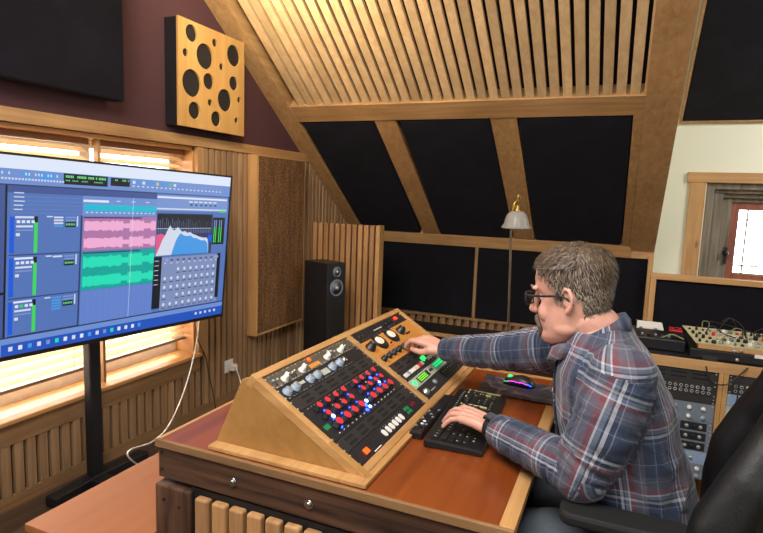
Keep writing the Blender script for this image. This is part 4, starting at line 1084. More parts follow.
m = MB(); nS = 48; vs = []; prof = [(r*1.04, h*1.28-.004) for r, h in out+inn]
for (r, h) in prof:
    for k in range(nS):
        t = 2*PI*k/nS; f = 1+.035*math.cos(12*t)*max(0, (.02-h)/.05)
        vs.append(Vector((lp.x+.003+r*f*math.cos(t), LY+r*f*math.sin(t), lp.z+h)))
fs = [(i*nS+k, i*nS+(k+1) % nS, (i+1)*nS+(k+1) % nS, (i+1)*nS+k) for i in range(len(prof)-1) for k in range(nS)]
m.add(vs, fs, None, True); m.build('glass_shade', 'lamp_glass', lm)
MB().sphere((lp.x+.003, LY, lp.z+.005), .02, sc=(1,1,1.3)).build('bulb', 'white_plastic', lm)
# ================================================================ RACK DESK ON THE RIGHT
RY = 2.89
rd = empty('rack_desk', (.45, 3.2, 0)); tag(rd, 'long wooden equipment desk with rack bays behind the seated man', 'rack desk')
rdx0, rdx1 = -.065, 1.02
MB().box(rdx0, rdx1, RY+.02, 3.56, .722, .75).build('desktop', 'black_paint', rd, bevel=.002)
MB().box(rdx0, rdx1, RY, RY+.02, .705, .752).build('front_rail', 'oak_x', rd, bevel=.002)
px0 = at(717, 400, 'y', RY)[0]; px1 = at(726, 400, 'y', RY)[0]
m = MB().box(px0-.002, (px0+px1)/2-.0006, RY+.001, 3.5, 0.02, .7045); m.build('partition', 'pine_z', rd, bevel=.0015)
m = MB().box((px0+px1)/2+.0006, px1+.002, RY+.001, 3.5, 0.02, .7045); m.build('partition', 'pine_z', rd, bevel=.0015)
MB().box(rdx0, rdx0+.02, RY+.001, 3.5, 0.02, .7045).build('end_panel', 'pine_z', rd); MB().box(rdx1-.02, rdx1, RY+.001, 3.5, 0.02, .7045).build('end_panel', 'pine_z', rd)
MB().box(rdx0, rdx1, RY, 3.5, 0.0, .02).build('bottom_board', 'oak_x', rd)
bl = (rdx0+.022, px0-.004); br = (px1+.004, rdx1-.022)
def runit(name, label, b, z0, z1, mat, kind, group=None, seed=1):
    a0, a1 = b; e = empty(name, ((a0+a1)/2, RY+.02, z0)); tag(e, label, 'audio unit', group)
    yf = RY+.012
    MB().box(a0, a1, yf, yf+.004, z0+.0008, z1-.0008).build('faceplate', mat, e, bevel=.0008)
    MB().box(a0+.015, a1-.015, yf+.0042, yf+.28, z0+.003, z1-.003).build('chassis', 'black_metal', e)
    g = random.Random(seed)
    def k(x, z, r, h, mt, nm='knob'):
        return MB().lathe((x, yf, z), (0,-1,0), [(r,.0002),(r,h*.7),(r*.8,h)], 12).build(nm, mt, e)
    for x in (a0+.008, a1-.008):
        for z in (z0+.009, z1-.009): k(x, z, .0035, .002, 'silver', 'rack_screw')
    zc = (z0+z1)/2
    if kind == 'slots':
        for i in range(5):
            for j in (-1, 1):
                x = a0+.07+i*(a1-a0-.14)/4; MB().box(x-.033, x+.033, yf-.0006, yf-.0001, zc+j*.010-.004, zc+j*.010+.004).build('vent_slot', 'slot_black', e)
    if kind == 'patch':
        for i in range(20):
            for j in (-1, 1):
                x = a0+.03+i*(a1-a0-.06)/19; c = MB().lathe((x, yf, zc+j*.0105), (0,-1,0), [(.0075,.0002),(.0075,.003),(.0045,.003),(.0045,.0012)], 12).build('jack_socket', 'silver' , e)
                MB().cyl((x, yf-.0012, zc+j*.0105), (x, yf-.0016, zc+j*.0105), .0043, n=10).build('jack_hole', 'slot_black', c)
    if kind == 'knobs':
        for i in range(8):
            for j in ((-1, 1) if z1-z0 > .06 else (0,)):
                x = a0+.045+i*(a1-a0-.09)/7; k(x, zc+j*(z1-z0)*.24, .010, .014, 'white_plastic' if (i+j) % 3 else 'blue_knob')
        for i in range(9): k(a0+.03+i*(a1-a0-.06)/8, z0+.006, .002, .002, 'black_plastic', 'switch')
    if kind == 'modules':
        for i in range(4):
            w_ = (a1-a0-.04)/4; x = a0+.02+i*w_
            f = MB().box(x+.003, x+w_-.003, yf-.002, yf-.0001, z0+.005, z1-.005).build('module_plate', 'panel_metal', e)
            for q_ in (.25, .5, .75): MB().lathe((x+w_*q_, yf-.002, zc), (0,-1,0), [(.0085,.0001),(.0085,.008),(.006,.010)], 12).build('knob', 'silver' if q_ != .5 else 'black_plastic', f)
    if kind == 'display':
        MB().box(a0+.05, a0+.20, yf-.001, yf-.0001, zc-.012, zc+.012).build('display', 'slot_black', e)
        for i in range(6): k(a0+.25+i*.034, zc, .009, .012, 'silver')
    return e
def zz(v, u=700): return at(u, v, 'y', RY+.012)[2]
zs = [.703]; 
for v in (383, 396.5, 403.5, 422, 432, 442, 452, 465, 480): zs.append(zz(v))
specs = [('vent_unit','black rack unit with ventilation slots, topmost in the left bay behind the man','panel_vent','slots'),
 ('patchbay','dark patchbay with two rows of silver sockets behind the man\'s shoulder','panel_vent','patch'),
 ('blank_panel','plain dark blanking panel below the patchbay behind the man','panel_vent','none'),
 ('preamp','grey-blue rack unit with white knobs below the dark blanking panel','panel_grey','knobs'),
 ('module_rack','upper of three grey module units below the white-knobbed unit','panel_grey','modules'),
 ('module_rack','middle of three grey module units below the white-knobbed unit','panel_grey','modules'),
 ('module_rack','lowest of three grey module units below the white-knobbed unit','panel_grey','modules'),
 ('preamp','pale blue rack unit directly below the three module units','panel_blue','display'),
 ('preamp','grey-blue knobbed rack unit near the chair back, lowest seen in left bay','panel_grey','knobs')]
for i, (nm, lb, mt, kd__) in enumerate(specs): runit(nm, lb, bl, zs[i+1], zs[i], mt, kd__, 'grey module units behind the man' if nm == 'module_rack' else None, seed=i)
def zz2(v): return at(737, v, 'y', RY+.012)[2]
zs = [.703]
for v in (383, 395, 407, 421, 436, 452): zs.append(zz2(v))
specs = [('blank_panel','dark rack panel topmost in the right bay under the mixer case','panel_vent','none'),
 ('patchbay','patchbay with silver sockets in the right bay beside the chair back','panel_vent','patch'),
 ('preamp','blue-lit rack unit with knobs just below the right-bay patchbay','panel_blue','knobs'),
 ('preamp','grey rack unit with knobs, third visible in the right bay','silver_paint','display'),
 ('preamp','pale grey rack unit with two knob rows above the chair\'s side wing','silver_paint','knobs'),
 ('preamp','blue-grey rack unit half hidden by the chair back','panel_blue','display')]
for i, (nm, lb, mt, kd__) in enumerate(specs): runit(nm, lb, br, zs[i+1], zs[i], mt, kd__, seed=i+20)
# framed black panel standing on the rack desk
fy = 3.50
fa = at(651, 273, 'y', fy); fx_ = fa.x; fzt = fa.z
fp_ = empty('acoustic_panel', (fx_+.5, fy+.02, .75)); tag(fp_, 'black fabric panel in light wooden frame standing at the back of the equipment desk', 'acoustic panel')
MB().box(fx_, fx_+.03, fy-.02, fy+.03, .752, fzt-.03).build('frame_post', 'pine_z', fp_, bevel=.002)
MB().box(fx_+1.2, fx_+1.23, fy-.02, fy+.03, .752, fzt-.03).build('frame_post', 'pine_z', fp_, bevel=.002)
MB().box(fx_, fx_+1.23, fy-.022, fy+.032, fzt-.03, fzt).build('top_rail', 'pine_x', fp_, bevel=.002)
MB().box(fx_+.03, fx_+1.2, fy+.0, fy+.02, .752, fzt-.03).build('fabric_cover', 'fabric_knee', fp_)
# things on top
TZ = .7525
cy = 2.93
ca = at(690, 350, 'y', cy); 
cb = empty('equipment_case', (ca.x+.3, cy+.12, TZ)); tag(cb, 'flat black equipment case carrying the modular synthesiser', 'equipment case')
chh = at(700, 349, 'y', cy)[2]-TZ
MB().box(ca.x, ca.x+.62, cy, cy+.30, TZ+.0005, TZ+chh).build('case_body', 'black_plastic', cb, bevel=.004)
for (u, v) in ((734, 351), (741, 351), (737, 360)):
    p = at(u, v, 'y', cy); MB().lathe(p, (0,-1,0), [(.008,.0002),(.008,.004),(.004,.006)], 10).build('stud', 'silver', cb)
p = at(760, 357, 'y', cy); MB().box(p.x-.02, p.x+.04, cy-.002, cy-.0003, p.z-.008, p.z+.008).build('label_plate', 'white_plastic', cb)
q_ = at(710, 358, 'y', cy); MB().box(q_.x-.03, q_.x+.03, cy-.0025, cy-.0003, q_.z-.012, q_.z+.012).build('control_strip', 'panel_vent', cb)
# modular synthesiser: sloping cream panel
sy0, sz0 = cy+.01, TZ+chh+.002
sa = at(697, 346, 'y', sy0); st = at(683, 326, 'y', cy+.20)
sx0, sx1 = sa.x-.005, sa.x+.60; szt = st.z
syn = empty('modular_synthesiser', ((sx0+sx1)/2, cy+.15, sz0)); tag(syn, 'cream modular synthesiser with many knobs and patch cables', 'synthesiser')
m = MB(); m.prism([(sy0, sz0), (cy+.22, sz0), (cy+.22, szt-.004), (cy+.20, szt-.003), (sy0, sz0+.02)], sx0+.01, sx1, lambda a, b, c: Vector((c, a, b))); m.build('case_body', 'pine_x', syn)
A_ = Vector((0, sy0, sz0+.021)); B_ = Vector((0, cy+.20, szt)); sd_ = (B_-A_); sl_ = sd_.length; sd_.normalize(); sn_ = Vector((0, -sd_.z, sd_.y))
def mp3(x, t, w): return Vector((x-.045*t/sl_, 0, 0)) + A_ + sd_*t + sn_*w
m = MB(); m.hexa([mp3(sx0,0,0), mp3(sx1,0,0), mp3(sx1,sl_,0), mp3(sx0,sl_,0)], [mp3(sx0,0,.004), mp3(sx1,0,.004), mp3(sx1,sl_,.004), mp3(sx0,sl_,.004)]); m.build('front_panel', 'synth_cream', syn, bevel=.001)
g = random.Random(4); cols_ = ['black_plastic','black_plastic','silver','white_plastic','panel_grey','red_cap']
n_ = 0
for i in range(20):
    for j in range(4):
        x = sx0+.02+i*.0285; t = .018+j*(sl_-.03)/3.6
        if x > sx1-.02: continue
        r = g.choice([.006,.008,.0105]); h = g.choice([.008,.014,.018])
        MB().lathe(mp3(x, t, .004), sn_, [(r,.0002),(r*.9,h*.8),(r*.6,h)], 10).build('knob', cols_[g.randrange(6)] if i > 2 else 'black_plastic', syn)
for i in range(9):
    a = mp3(sx0+.08+g.random()*.3, g.random()*sl_, .012); b = mp3(sx0+.10+g.random()*.35, g.random()*sl_, .012)
    mid = (a+b)/2+Vector((0, -.02, .03+.05*g.random()))
    c = curve_tube([a, a+sn_*.03, mid, b+sn_*.03, b], .0022, 6, 6).build('patch_cable', ['cable_black','cable_black','lead'][i % 3], syn)
for (pts) in ([(705,333),(712,326),(724,334),(736,338)], [(722,322),(730,318),(742,326),(746,338)]):
    P = [at(u, v, 'y', cy+.10+.0*i) for i, (u, v) in enumerate(pts)]
    curve_tube(P, .0025, 6, 8).build('patch_cable', 'cable_black', syn)
# gear left of the case
gy = 3.0
ga = at(640, 338, 'y', gy); gb = at(688, 356, 'y', gy)
bx_ = empty('audio_interface', ((ga.x+gb.x)/2, gy+.1, TZ)); tag(bx_, 'low black device on the equipment desk beside the man\'s shoulder', 'audio interface')
x0_ = ga.x-.12; x1_ = min(gb.x, ca.x-.012)
MB().box(x0_, x1_, gy, gy+.22, TZ+.0005, TZ+.055).build('body', 'black_plastic', bx_, bevel=.004)
for i in range(9): MB().cyl((x0_+.04+i*.03, gy+.05, TZ+.0552), (x0_+.04+i*.03, gy+.05, TZ+.068), .007, .006, 10).build('knob', 'panel_grey' if i % 2 else 'black_metal', bx_)
wy = gy+.25
wa = at(640, 332, 'y', wy); wb = at(665, 334, 'y', wy)
ws = empty('desktop_synthesiser', ((wa.x+wb.x)/2, wy+.06, TZ)); tag(ws, 'small white keyboard device behind the low black device', 'synthesiser')
tzw = at(655, 329, 'y', wy)[2]
MB().hexa([Vector((wa.x-.015,wy,TZ+.0005)), Vector((wb.x,wy,TZ+.0005)), Vector((wb.x,wy+.14,TZ+.0005)), Vector((wa.x-.015,wy+.14,TZ+.0005))], [Vector((wa.x-.015,wy,tzw-.02)), Vector((wb.x,wy,tzw-.02)), Vector((wb.x-.01,wy+.13,tzw+.015)), Vector((wa.x-.015,wy+.13,tzw+.015))]).build('body', 'white_plastic', ws, bevel=.004)
for i in range(10):
    x = wa.x-.005+i*.024
    if x < wb.x-.02: MB().box(x, x+.017, wy+.012, wy+.05, tzw-.018, tzw-.004).build('key', 'white_plastic' if i % 3 else 'panel_grey', ws, bevel=.001)
ra = at(676, 334, 'y', wy-.01)
rdv = empty('effect_pedal', (ra.x, wy+.03, TZ)); tag(rdv, 'small red device between the white keyboard and the modular synthesiser', 'effect pedal')
MB().box(ra.x-.028, ra.x+.03, wy-.01, wy+.08, TZ+.0005, at(676,330,'y',wy)[2]).build('body', 'red_part', rdv, bevel=.004)
MB().cyl((ra.x, wy+.02, at(676,330,'y',wy)[2]), (ra.x, wy+.02, at(676,330,'y',wy)[2]+.012), .008, n=12).build('knob', 'black_plastic', rdv)
o = curve_tube([at(648,338,'y',gy+.05)+Vector((0,0,.01)), at(660,340,'y',gy+.04)+Vector((0,0,.012)), at(672,337,'y',gy+.06)+Vector((0,0,.012)), at(684,342,'y',gy+.02)+Vector((0,0,.012))], .004).build('cable', 'lead'); tag(o, 'loose grey cable lying over the low black device', 'cable')
o = curve_tube([at(706,366,'y',RY-.005), at(709,377,'y',RY-.02), at(716,384,'y',RY-.03), at(728,384,'y',RY-.03), at(741,374,'y',RY-.02), at(748,368,'y',RY-.005)], .003).build('cable', 'cable_black'); tag(o, 'black cable looping down over the front rail of the equipment desk', 'cable')
o = curve_tube([at(738,388,'y',RY+.010), at(738,392,'y',RY-.02), at(736,410,'y',RY-.03), at(734,428,'y',RY-.02), at(735,436,'y',RY-.01)], .0032).build('cable', 'cable_black'); tag(o, 'black patch cable hanging from the right-bay patchbay', 'cable')

# ================================================================ PERSON
def finalize(mb, voxel, smooth, name):
    me = bpy.data.meshes.new(name); me.from_pydata([tuple(v) for v in mb.v], [], mb.f)
    bm = bmesh.new(); bm.from_mesh(me); bmesh.ops.remove_doubles(bm, verts=bm.verts, dist=1e-5); bmesh.ops.recalc_face_normals(bm, faces=bm.faces); bm.to_mesh(me); bm.free()
    o = bpy.data.objects.new(name+'_tmp', me); COL.objects.link(o)
    r = o.modifiers.new('r', 'REMESH'); r.mode = 'VOXEL'; r.voxel_size = voxel; r.use_smooth_shade = True
    if smooth:
        s_ = o.modifiers.new('s', 'SMOOTH'); s_.factor = .5; s_.iterations = smooth
    dg = bpy.context.evaluated_depsgraph_get(); dg.update()
    new = bpy.data.meshes.new_from_object(o.evaluated_get(dg))
    new.name = name; bpy.data.objects.remove(o); bpy.data.meshes.remove(me)
    return new
def link_mesh(me, name, mat, parent):
    inv = parent.matrix_basis.inverted() if parent else Matrix.Identity(4)
    me.transform(inv); me.materials.clear()
    for x in (mat if isinstance(mat, list) else [mat]): me.materials.append(M[x])
    me.polygons.foreach_set('use_smooth', [True]*len(me.polygons))
    o = bpy.data.objects.new(name, me); COL.objects.link(o); o.parent = parent; return o
def cap(mb, p0, p1, r0, r1=None, n=18):
    if r1 is None: r1 = r0
    p0 = Vector(p0); p1 = Vector(p1); d = p1-p0; L = d.length; d.normalize()
    prof = [(r0*math.cos(a), -r0*math.sin(a)) for a in [R(88), R(65), R(40), R(20)]] + [(r0, 0)] + [(r1, L)] + [(r1*math.cos(a), L+r1*math.sin(a)) for a in [R(20), R(40), R(65), R(88)]]
    mb.lathe(p0, d, prof, n)
def chain(mb, pts, rs):
    for i in range(len(pts)-1): cap(mb, pts[i], pts[i+1], rs[i], rs[i+1])
def loft(mb, rings):    # rings of equal length, closed with caps
    n = len(rings[0]); vs = [p for r in rings for p in r]
    fs = [(i*n+k, i*n+(k+1) % n, (i+1)*n+(k+1) % n, (i+1)*n+k) for i in range(len(rings)-1) for k in range(n)]
    fs.append(tuple(range(n-1,-1,-1))); fs.append(tuple((len(rings)-1)*n+k for k in range(n)))
    mb.add(vs, fs, None, True)
PC = 1.515     # the body's middle plane
man = empty('person', (.10, PC, 0)); tag(man, 'man in blue plaid shirt and glasses seated at desk, one hand on knob', 'person')
# --- head frame
HC = Vector((-.103, PC, 1.205)); yaw = R(16); pit = R(9); HS = .97
Hf = Vector((-math.cos(yaw)*math.cos(pit), math.sin(yaw)*math.cos(pit), -math.sin(pit)))
Hs = Vector((0,0,1)).cross(Hf).normalized(); Hu = Hf.cross(Hs).normalized()
def hp(x, y, z): return HC + (Hf*x + Hs*y + Hu*z)*HS
hrot = Matrix((Hf, Hs, Hu)).transposed()
HT = [(-.122,.072,.030,.020),(-.114,.088,.0,.036),(-.098,.0925,-.03,.049),(-.082,.085,-.055,.057),(-.066,.090,-.068,.061),(-.050,.0915,-.078,.064),(-.035,.0895,-.086,.067),(-.01,.085,-.094,.070),(.012,.080,-.099,.0725),(.030,.0915,-.101,.0745),(.045,.0945,-.102,.0755),(.062,.094,-.103,.076),(.09,.086,-.1,.0755),(.115,.068,-.088,.067),(.130,.045,-.067,.052),(.139,.018,-.038,.030),(.142,-.004,-.016,.012)]
def head_pt(th, row, off=0.0):
    z, f, b, hw = row; c = (f+b)/2; a = (f-b)/2
    ct, st = math.cos(th), math.sin(th); e = .88
    return (c + (a+off)*math.copysign(abs(ct)**e, ct), (hw+off)*math.copysign(abs(st)**.92, st), z)
def head_row(z):
    for i in range(len(HT)-1):
        if HT[i][0] <= z <= HT[i+1][0]:
            t = (z-HT[i][0])/(HT[i+1][0]-HT[i][0]); return tuple(HT[i][k]*(1-t)+HT[i+1][k]*t for k in range(4))
    return HT[-1] if z > 0 else HT[0]
NT = 36
body = MB()
loft(body, [[hp(*head_pt(2*PI*k/NT, r)) for k in range(NT)] for r in HT])
chain(body, [hp(.090,0,.028), hp(.103,0,.0), hp(.114,0,-.026)], [.007,.009,.0115])          # nose
for s_ in (-1, 1): body.sphere(hp(.103, s_*.012, -.030), .0085*HS, nu=12, nv=8)
body.sphere(hp(.092,0,-.057), .010, sc=(.8,2.1,.6), rot=hrot); body.sphere(hp(.089,0,-.071), .010, sc=(.8,1.9,.7), rot=hrot)
body.sphere(hp(.080,0,-.102), .018, sc=(.9,1.2,.8), rot=hrot)
for s_ in (-1, 1):
    body.sphere(hp(.060, s_*.042, -.030), .026, sc=(.8,.7,1), rot=hrot)        # cheeks
    body.sphere(hp(.085, s_*.032, .034), .014, sc=(.6,1.7,.5), rot=hrot)       # brow ridge
    body.sphere(hp(.010, s_*.050, -.072), .022, sc=(1.5,.55,.9), rot=hrot)      # jaw
    # ear: rim, lobe, tragus
    c = [(-.004,.075,.022),(-.012,.081,.032),(-.024,.085,.028),(-.030,.086,.010),(-.026,.083,-.010),(-.017,.078,-.024),(-.010,.074,-.028)]
    chain(body, [hp(a, s_*b, z_) for a, b, z_ in c], [.0045,.005,.005,.005,.005,.0055,.005])
    body.sphere(hp(-.016, s_*.072, .0), .020, sc=(.75,.35,1.2), rot=hrot)
chain(body, [Vector((.0,PC,1.07)), Vector((-.035,PC,1.13)), hp(-.035,0,-.055)], [.066,.060,.058])
body.sphere(hp(.030,0,-.100), .032, sc=(1.3,1.15,.7), rot=hrot)
# --- slim torso, arms and legs beneath the clothes
def ering(cx, cz, hx, hy, tilt=0.0, n=28, cyy=PC, p=.9):
    out = []
    for k in range(n):
        t = 2*PI*k/n; ct, st = math.cos(t), math.sin(t)
        x = hx*math.copysign(abs(ct)**p, ct); y = hy*math.copysign(abs(st)**p, st)
        out.append(Vector((cx + x*math.cos(tilt), cyy+y, cz + x*math.sin(tilt))))
    return out
TT = [(.47,.115,.145,.165),(.55,.110,.158,.175),(.64,.095,.160,.172),(.72,.074,.158,.165),(.80,.052,.150,.168),(.88,.030,.143,.176),(.95,.012,.137,.185),(1.01,-.004,.124,.190),(1.055,-.016,.108,.178),(1.09,-.024,.092,.150),(1.12,-.030,.078,.112),(1.142,-.034,.068,.080)]
def trings(off): return [ering(cx, z, hx-off, hy-off, R(8)*(z > .9)) for z, cx, hx, hy in TT]
loft(body, trings(.02))
SHL, ELL, WRL = Vector((.028, PC-.182, 1.045)), Vector((-.048, PC-.185, .832)), Vector((-.288, PC-.002, .817))
SHR, ELR, WRR = Vector((-.050, PC+.180, 1.045)), Vector((-.330, PC+.305, .955)), Vector((-.568, PC+.440, .897))
chain(body, [SHL+Vector((0,.05,-.01)), SHL+(ELL-SHL)*.4, ELL, WRL], [.045,.042,.036,.027]); chain(body, [SHR+Vector((0,-.05,-.01)), SHR+(ELR-SHR)*.4, ELR, WRR], [.045,.042,.036,.027])
def hand(mb, wrist, f, n, side, spec, thumb, hs=1.0):
    f = f.normalized(); s = n.cross(f)*side; s.normalize(); n = (f.cross(s)*side).normalized()
    if n.z < 0: n = -n
    P = lambda a, b, c: wrist + (f*a + s*b + n*c)*hs
    ys = [.029, .010, -.010, -.028]; L = [.092, .095, .090, .083]
    for i in range(4):
        k = P(L[i], ys[i]*1.05, .002 - abs(ys[i])*.12)
        chain(mb, [P(.0, ys[i]*.45, 0), P(.045, ys[i]*.8, .003), k], [.016, .0145, .0115])
        ln, curls, spread = spec[i]; ln *= hs
        p = k; r = [.0098, .0090, .0082, .0070] if i < 3 else [.0086, .0080, .0072, .0062]
        ang = 0
        for j, (seg, cu) in enumerate(zip((.46, .30, .24), curls)):
            ang = R(cu); d = (f*math.cos(ang) - n*math.sin(ang) + s*spread).normalized()
            q = p + d*ln*seg; cap(mb, p, q, r[j], r[j+1], 14); p = q
    chain(mb, [P(.012, .018, -.004), P(.040, .036, -.010)], [.019, .014])
    chain(mb, [P(*t) for t in [(.035, .034, -.010)]+thumb], [.0135, .0115, .0105, .0085])
# left hand typing on the keyboard, palm down
fL = Vector((-1.0, .40, .16))
hand(body, WRL+Vector((0,0,.0)), fL, Vector((.10,-.14,1)).normalized(), -1, [(.074,(14,44,60),.24),(.080,(18,44,58),.06),(.075,(20,50,64),-.12),(.060,(22,52,66),-.34)], [(.060,.050,-.016),(.084,.058,-.024),(.104,.056,-.030)], 1.06)
# right hand pinching a knob of the orange unit
fR = Vector((-1.0, .10, .30))
hand(body, WRR, fR, Vector((.28,-.18,1)).normalized(), 1, [(.074,(18,62,84),-.02),(.080,(34,72,96),.0),(.075,(44,84,108),.0),(.060,(50,90,112),.0)], [(.066,.040,-.030),(.092,.034,-.038),(.112,.024,-.046)])
HIPL, KNL, ANL = Vector((.12, PC-.10, .56)), Vector((-.33, PC-.13, .535)), Vector((-.30, PC-.13, .10))
HIPR, KNR, ANR = Vector((.12, PC+.10, .56)), Vector((-.33, PC+.13, .535)), Vector((-.30, PC+.13, .10))
for a, b, c in ((HIPL,KNL,ANL),(HIPR,KNR,ANR)):
    chain(body, [a,b,c,c+Vector((-.12,0,-.055))], [.072,.052,.036,.030])
me = finalize(body, .0030, 3, 'body')
bodyo = link_mesh(me, 'body', 'skin', man)
# --- face details
for s_ in (-1, 1):
    ey = MB().sphere(hp(.0660, s_*.031, .010), .0122, nu=16, nv=12).build('eye', 'eye_white', man)
    MB().sphere(hp(.0765, s_*.031, .0075), .0052, sc=(.5,1,1), rot=hrot).build('iris', 'iris', ey)
    m = MB(); chain(m, [hp(.0985, s_*.014, .034), hp(.100, s_*.030, .040), hp(.088, s_*.050, .036)], [.003,.0035,.0022]); m.build('eyebrow', 'beard', man)
m = MB(); m.sphere(hp(.1005,0,-.0485), .010, sc=(.6,2.3,.75), rot=hrot); m.sphere(hp(.098,.018,-.055), .008, sc=(.6,1.2,1.1), rot=hrot); m.sphere(hp(.098,-.018,-.055), .008, sc=(.6,1.2,1.1), rot=hrot)
for s_ in (-1, 1): chain(m, [hp(.0985, s_*.010, -.046), hp(.0945, s_*.024, -.055), hp(.088, s_*.027, -.070), hp(.088, s_*.020, -.088)], [.0062,.0066,.0060,.0052])
m.sphere(hp(.0945,0,-.094), .013, sc=(.7,1.5,.9), rot=hrot)
mo = link_mesh(finalize(m, .0016, 2, 'moustache'), 'moustache', 'beard', man)
m = MB(); m.sphere(hp(.0965,0,-.064), .006, sc=(.6,2.6,.6), rot=hrot); m.build('lips', 'lips', man)
# glasses
gl = MB()
for s_ in (-1, 1):
    rr_ = [hp(.108-.012*(abs(a)/.03)*(.5 if a*s_ < 0 else 1)*0, s_*.032+a, .008+b) for a, b in roundrect(.050, .034, .010, 4)]
    gl.tube(rr_+[rr_[0]], .0023, 8)
    gl.tube([hp(.107, s_*.057, .018), hp(.098, s_*.074, .018), hp(.05, s_*.0795, .015), hp(.0, s_*.081, .014), hp(-.018, s_*.083, .008), hp(-.032, s_*.084, -.010)], [.0032,.0034,.0030,.0026,.0022,.002], 8)
gl.tube([hp(.108,-.009,.012), hp(.110,0,.015), hp(.108,.009,.012)], .002, 8)
go = gl.build('glasses_frame', 'black_plastic', man)
for s_ in (-1, 1):
    pts = [hp(.108, s_*.032+a, .008+b) for a, b in roundrect(.049, .033, .010, 4)]
    nrm = Hf*.0006
    MB().add([p-nrm for p in pts]+[p+nrm for p in pts], [tuple(range(len(pts)-1,-1,-1)), tuple(range(len(pts),2*len(pts)))]+[(i,(i+1)%len(pts),len(pts)+(i+1)%len(pts),len(pts)+i) for i in range(len(pts))]).build('lens', 'lens', go)
# --- hair: close cap and short strands
def inhair(x, y, z, j=0.0):
    if x < -.045: return z > -.062+j
    if x < -.005: return z > .030+j - max(0, (-.02-x))*1.5
    if x < .020: return z > -.006+j
    if x < .040: return z > .034+j+(x-.020)*1.2
    if x < .062: return z > .066+j
    return z > .094+j+(abs(y) > .03)*.008
hm = MB(); zs_ = [(-.066+.0035*i) for i in range(60)]; NK = 84
zs_ = [z for z in zs_ if z < .1415]+[.1418]
grid = {}; vs = []
def thick(x, y, z): return .002 + .0045*max(0, min(1, (z-.0)/.09)) + .003*noise.noise(Vector((x*30, y*30, z*30)))
for i, z in enumerate(zs_):
    row = head_row(z)
    for k in range(NK):
        p = head_pt(2*PI*k/NK, row); t = thick(*p)
        q = head_pt(2*PI*k/NK, row, t); up = max(0, (z-.07)/.07)*.002
        vs.append(hp(q[0], q[1], q[2]+up)); grid[(i,k)] = p
fs = []
for i in range(len(zs_)-1):
    for k in range(NK):
        p = grid[(i,k)]
        if inhair(*p, .006*noise.noise(Vector((p[0]*60, p[1]*60, 3)))): fs.append((i*NK+k, i*NK+(k+1) % NK, (i+1)*NK+(k+1) % NK, (i+1)*NK+k))
fs.append(tuple((len(zs_)-1)*NK+k for k in range(NK)))
used_ = sorted({i for f in fs for i in f}); mp_i = {v: i for i, v in enumerate(used_)}
hm.add([vs[i] for i in used_], [tuple(mp_i[i] for i in f) for f in fs], 'hair', True)
hr = random.Random(21)
for n_ in range(7500):
    z = hr.uniform(-.064, .1415)
    if hr.random() < .25: z = hr.uniform(.09, .1415)
    th = hr.uniform(0, 2*PI); row = head_row(z); p = head_pt(th, row)
    if not inhair(*p, hr.uniform(-.004, .006)): continue
    t = thick(*p)*hr.uniform(.7, 1.15)
    q = Vector(head_pt(th, row, t)); q.z += max(0, (z-.07)/.07)*.002
    cr_ = Vector((-.045, 0, .13)); ra_ = (q-cr_)
    nv = Vector((q.x, q.y*1.4, (q.z-.02)*.9)).normalized()
    d = ra_.normalized() + Vector((.9 if q.z > .085 and q.x > -.05 else -.55, hr.uniform(-.35,.35), -.1 if q.z < .09 else 0)) + Vector((hr.uniform(-.3,.3), hr.uniform(-.3,.3), hr.uniform(-.2,.2)))
    d = (d - nv*d.dot(nv)).normalized(); ln = .018+.012*hr.random() if q.z > .05 else .008+.007*hr.random()
    if q.x > .03: ln *= .6
    w_ = nv.cross(d)*(.0009)
    a = q - nv*.002; b = q + d*ln*.5 + nv*(.003+.003*hr.random()); c = q + d*ln + nv*(-.001+.004*hr.random()) + Vector((0,0,-.003))
    grey = 'hair_grey' if (q.z < .045 and hr.random() < .75) or hr.random() < .22 else 'hair'
    vv = [hp(*(a-w_)), hp(*(a+w_)), hp(*(b+w_)), hp(*(b-w_)), hp(*c)]
    hm.add(vv, [(0,1,2,3), (3,2,4)], grey, True)
me = bpy.data.meshes.new('hair'); inv = man.matrix_basis.inverted()
me.from_pydata([tuple(inv @ v) for v in hm.v], [], hm.f); 
for x in hm.mats: me.materials.append(M[x])
me.polygons.foreach_set('material_index', hm.mi); me.polygons.foreach_set('use_smooth', hm.sm)
ho = bpy.data.objects.new('hair', me); COL.objects.link(ho); ho.parent = man
# --- shirt
sh_ = MB(); loft(sh_, trings(0.0))
cL = WRL + (ELL-WRL).normalized()*.022; cR = WRR + (ELR-WRR).normalized()*.012
armL = [SHL+Vector((-.004,.03,.012)), SHL+(ELL-SHL)*.5+Vector((.006,-.004,0)), ELL+Vector((.004,-.002,-.002)), ELL+(cL-ELL)*.55, cL]; rL = [.078,.072,.060,.050,.040]
armR = [SHR+Vector((.01,-.03,.01)), SHR+(ELR-SHR)*.5, ELR, ELR+(cR-ELR)*.6, cR]; rR = [.080,.070,.058,.050,.040]
def chain_cut(mb, pts, rs):      # last end flat (the cuff)
    chain(mb, pts[:-1], rs[:-1]); mb.cyl(pts[-2], pts[-1], rs[-2], rs[-1], 20)
chain_cut(sh_, armL, rL); chain_cut(sh_, armR, rR)
me = finalize(sh_, .0055, 7, 'shirt')
me.transform(Matrix.Identity(4))
def segd(p, a, b):
    d = b-a; t = max(0, min(1, (p-a).dot(d)/d.dot(d))); return (p-(a+d*t)).length, t
def arm_info(p, pts, rs):
    best = None; acc = 0
    for i in range(len(pts)-1):
        dd, t = segd(p, pts[i], pts[i+1]); L_ = (pts[i+1]-pts[i]).length
        r = rs[i]*(1-t)+rs[i+1]*t
        if best is None or dd-r < best[0]: best = (dd-r, acc+t*L_, i)
        acc += L_
    return best
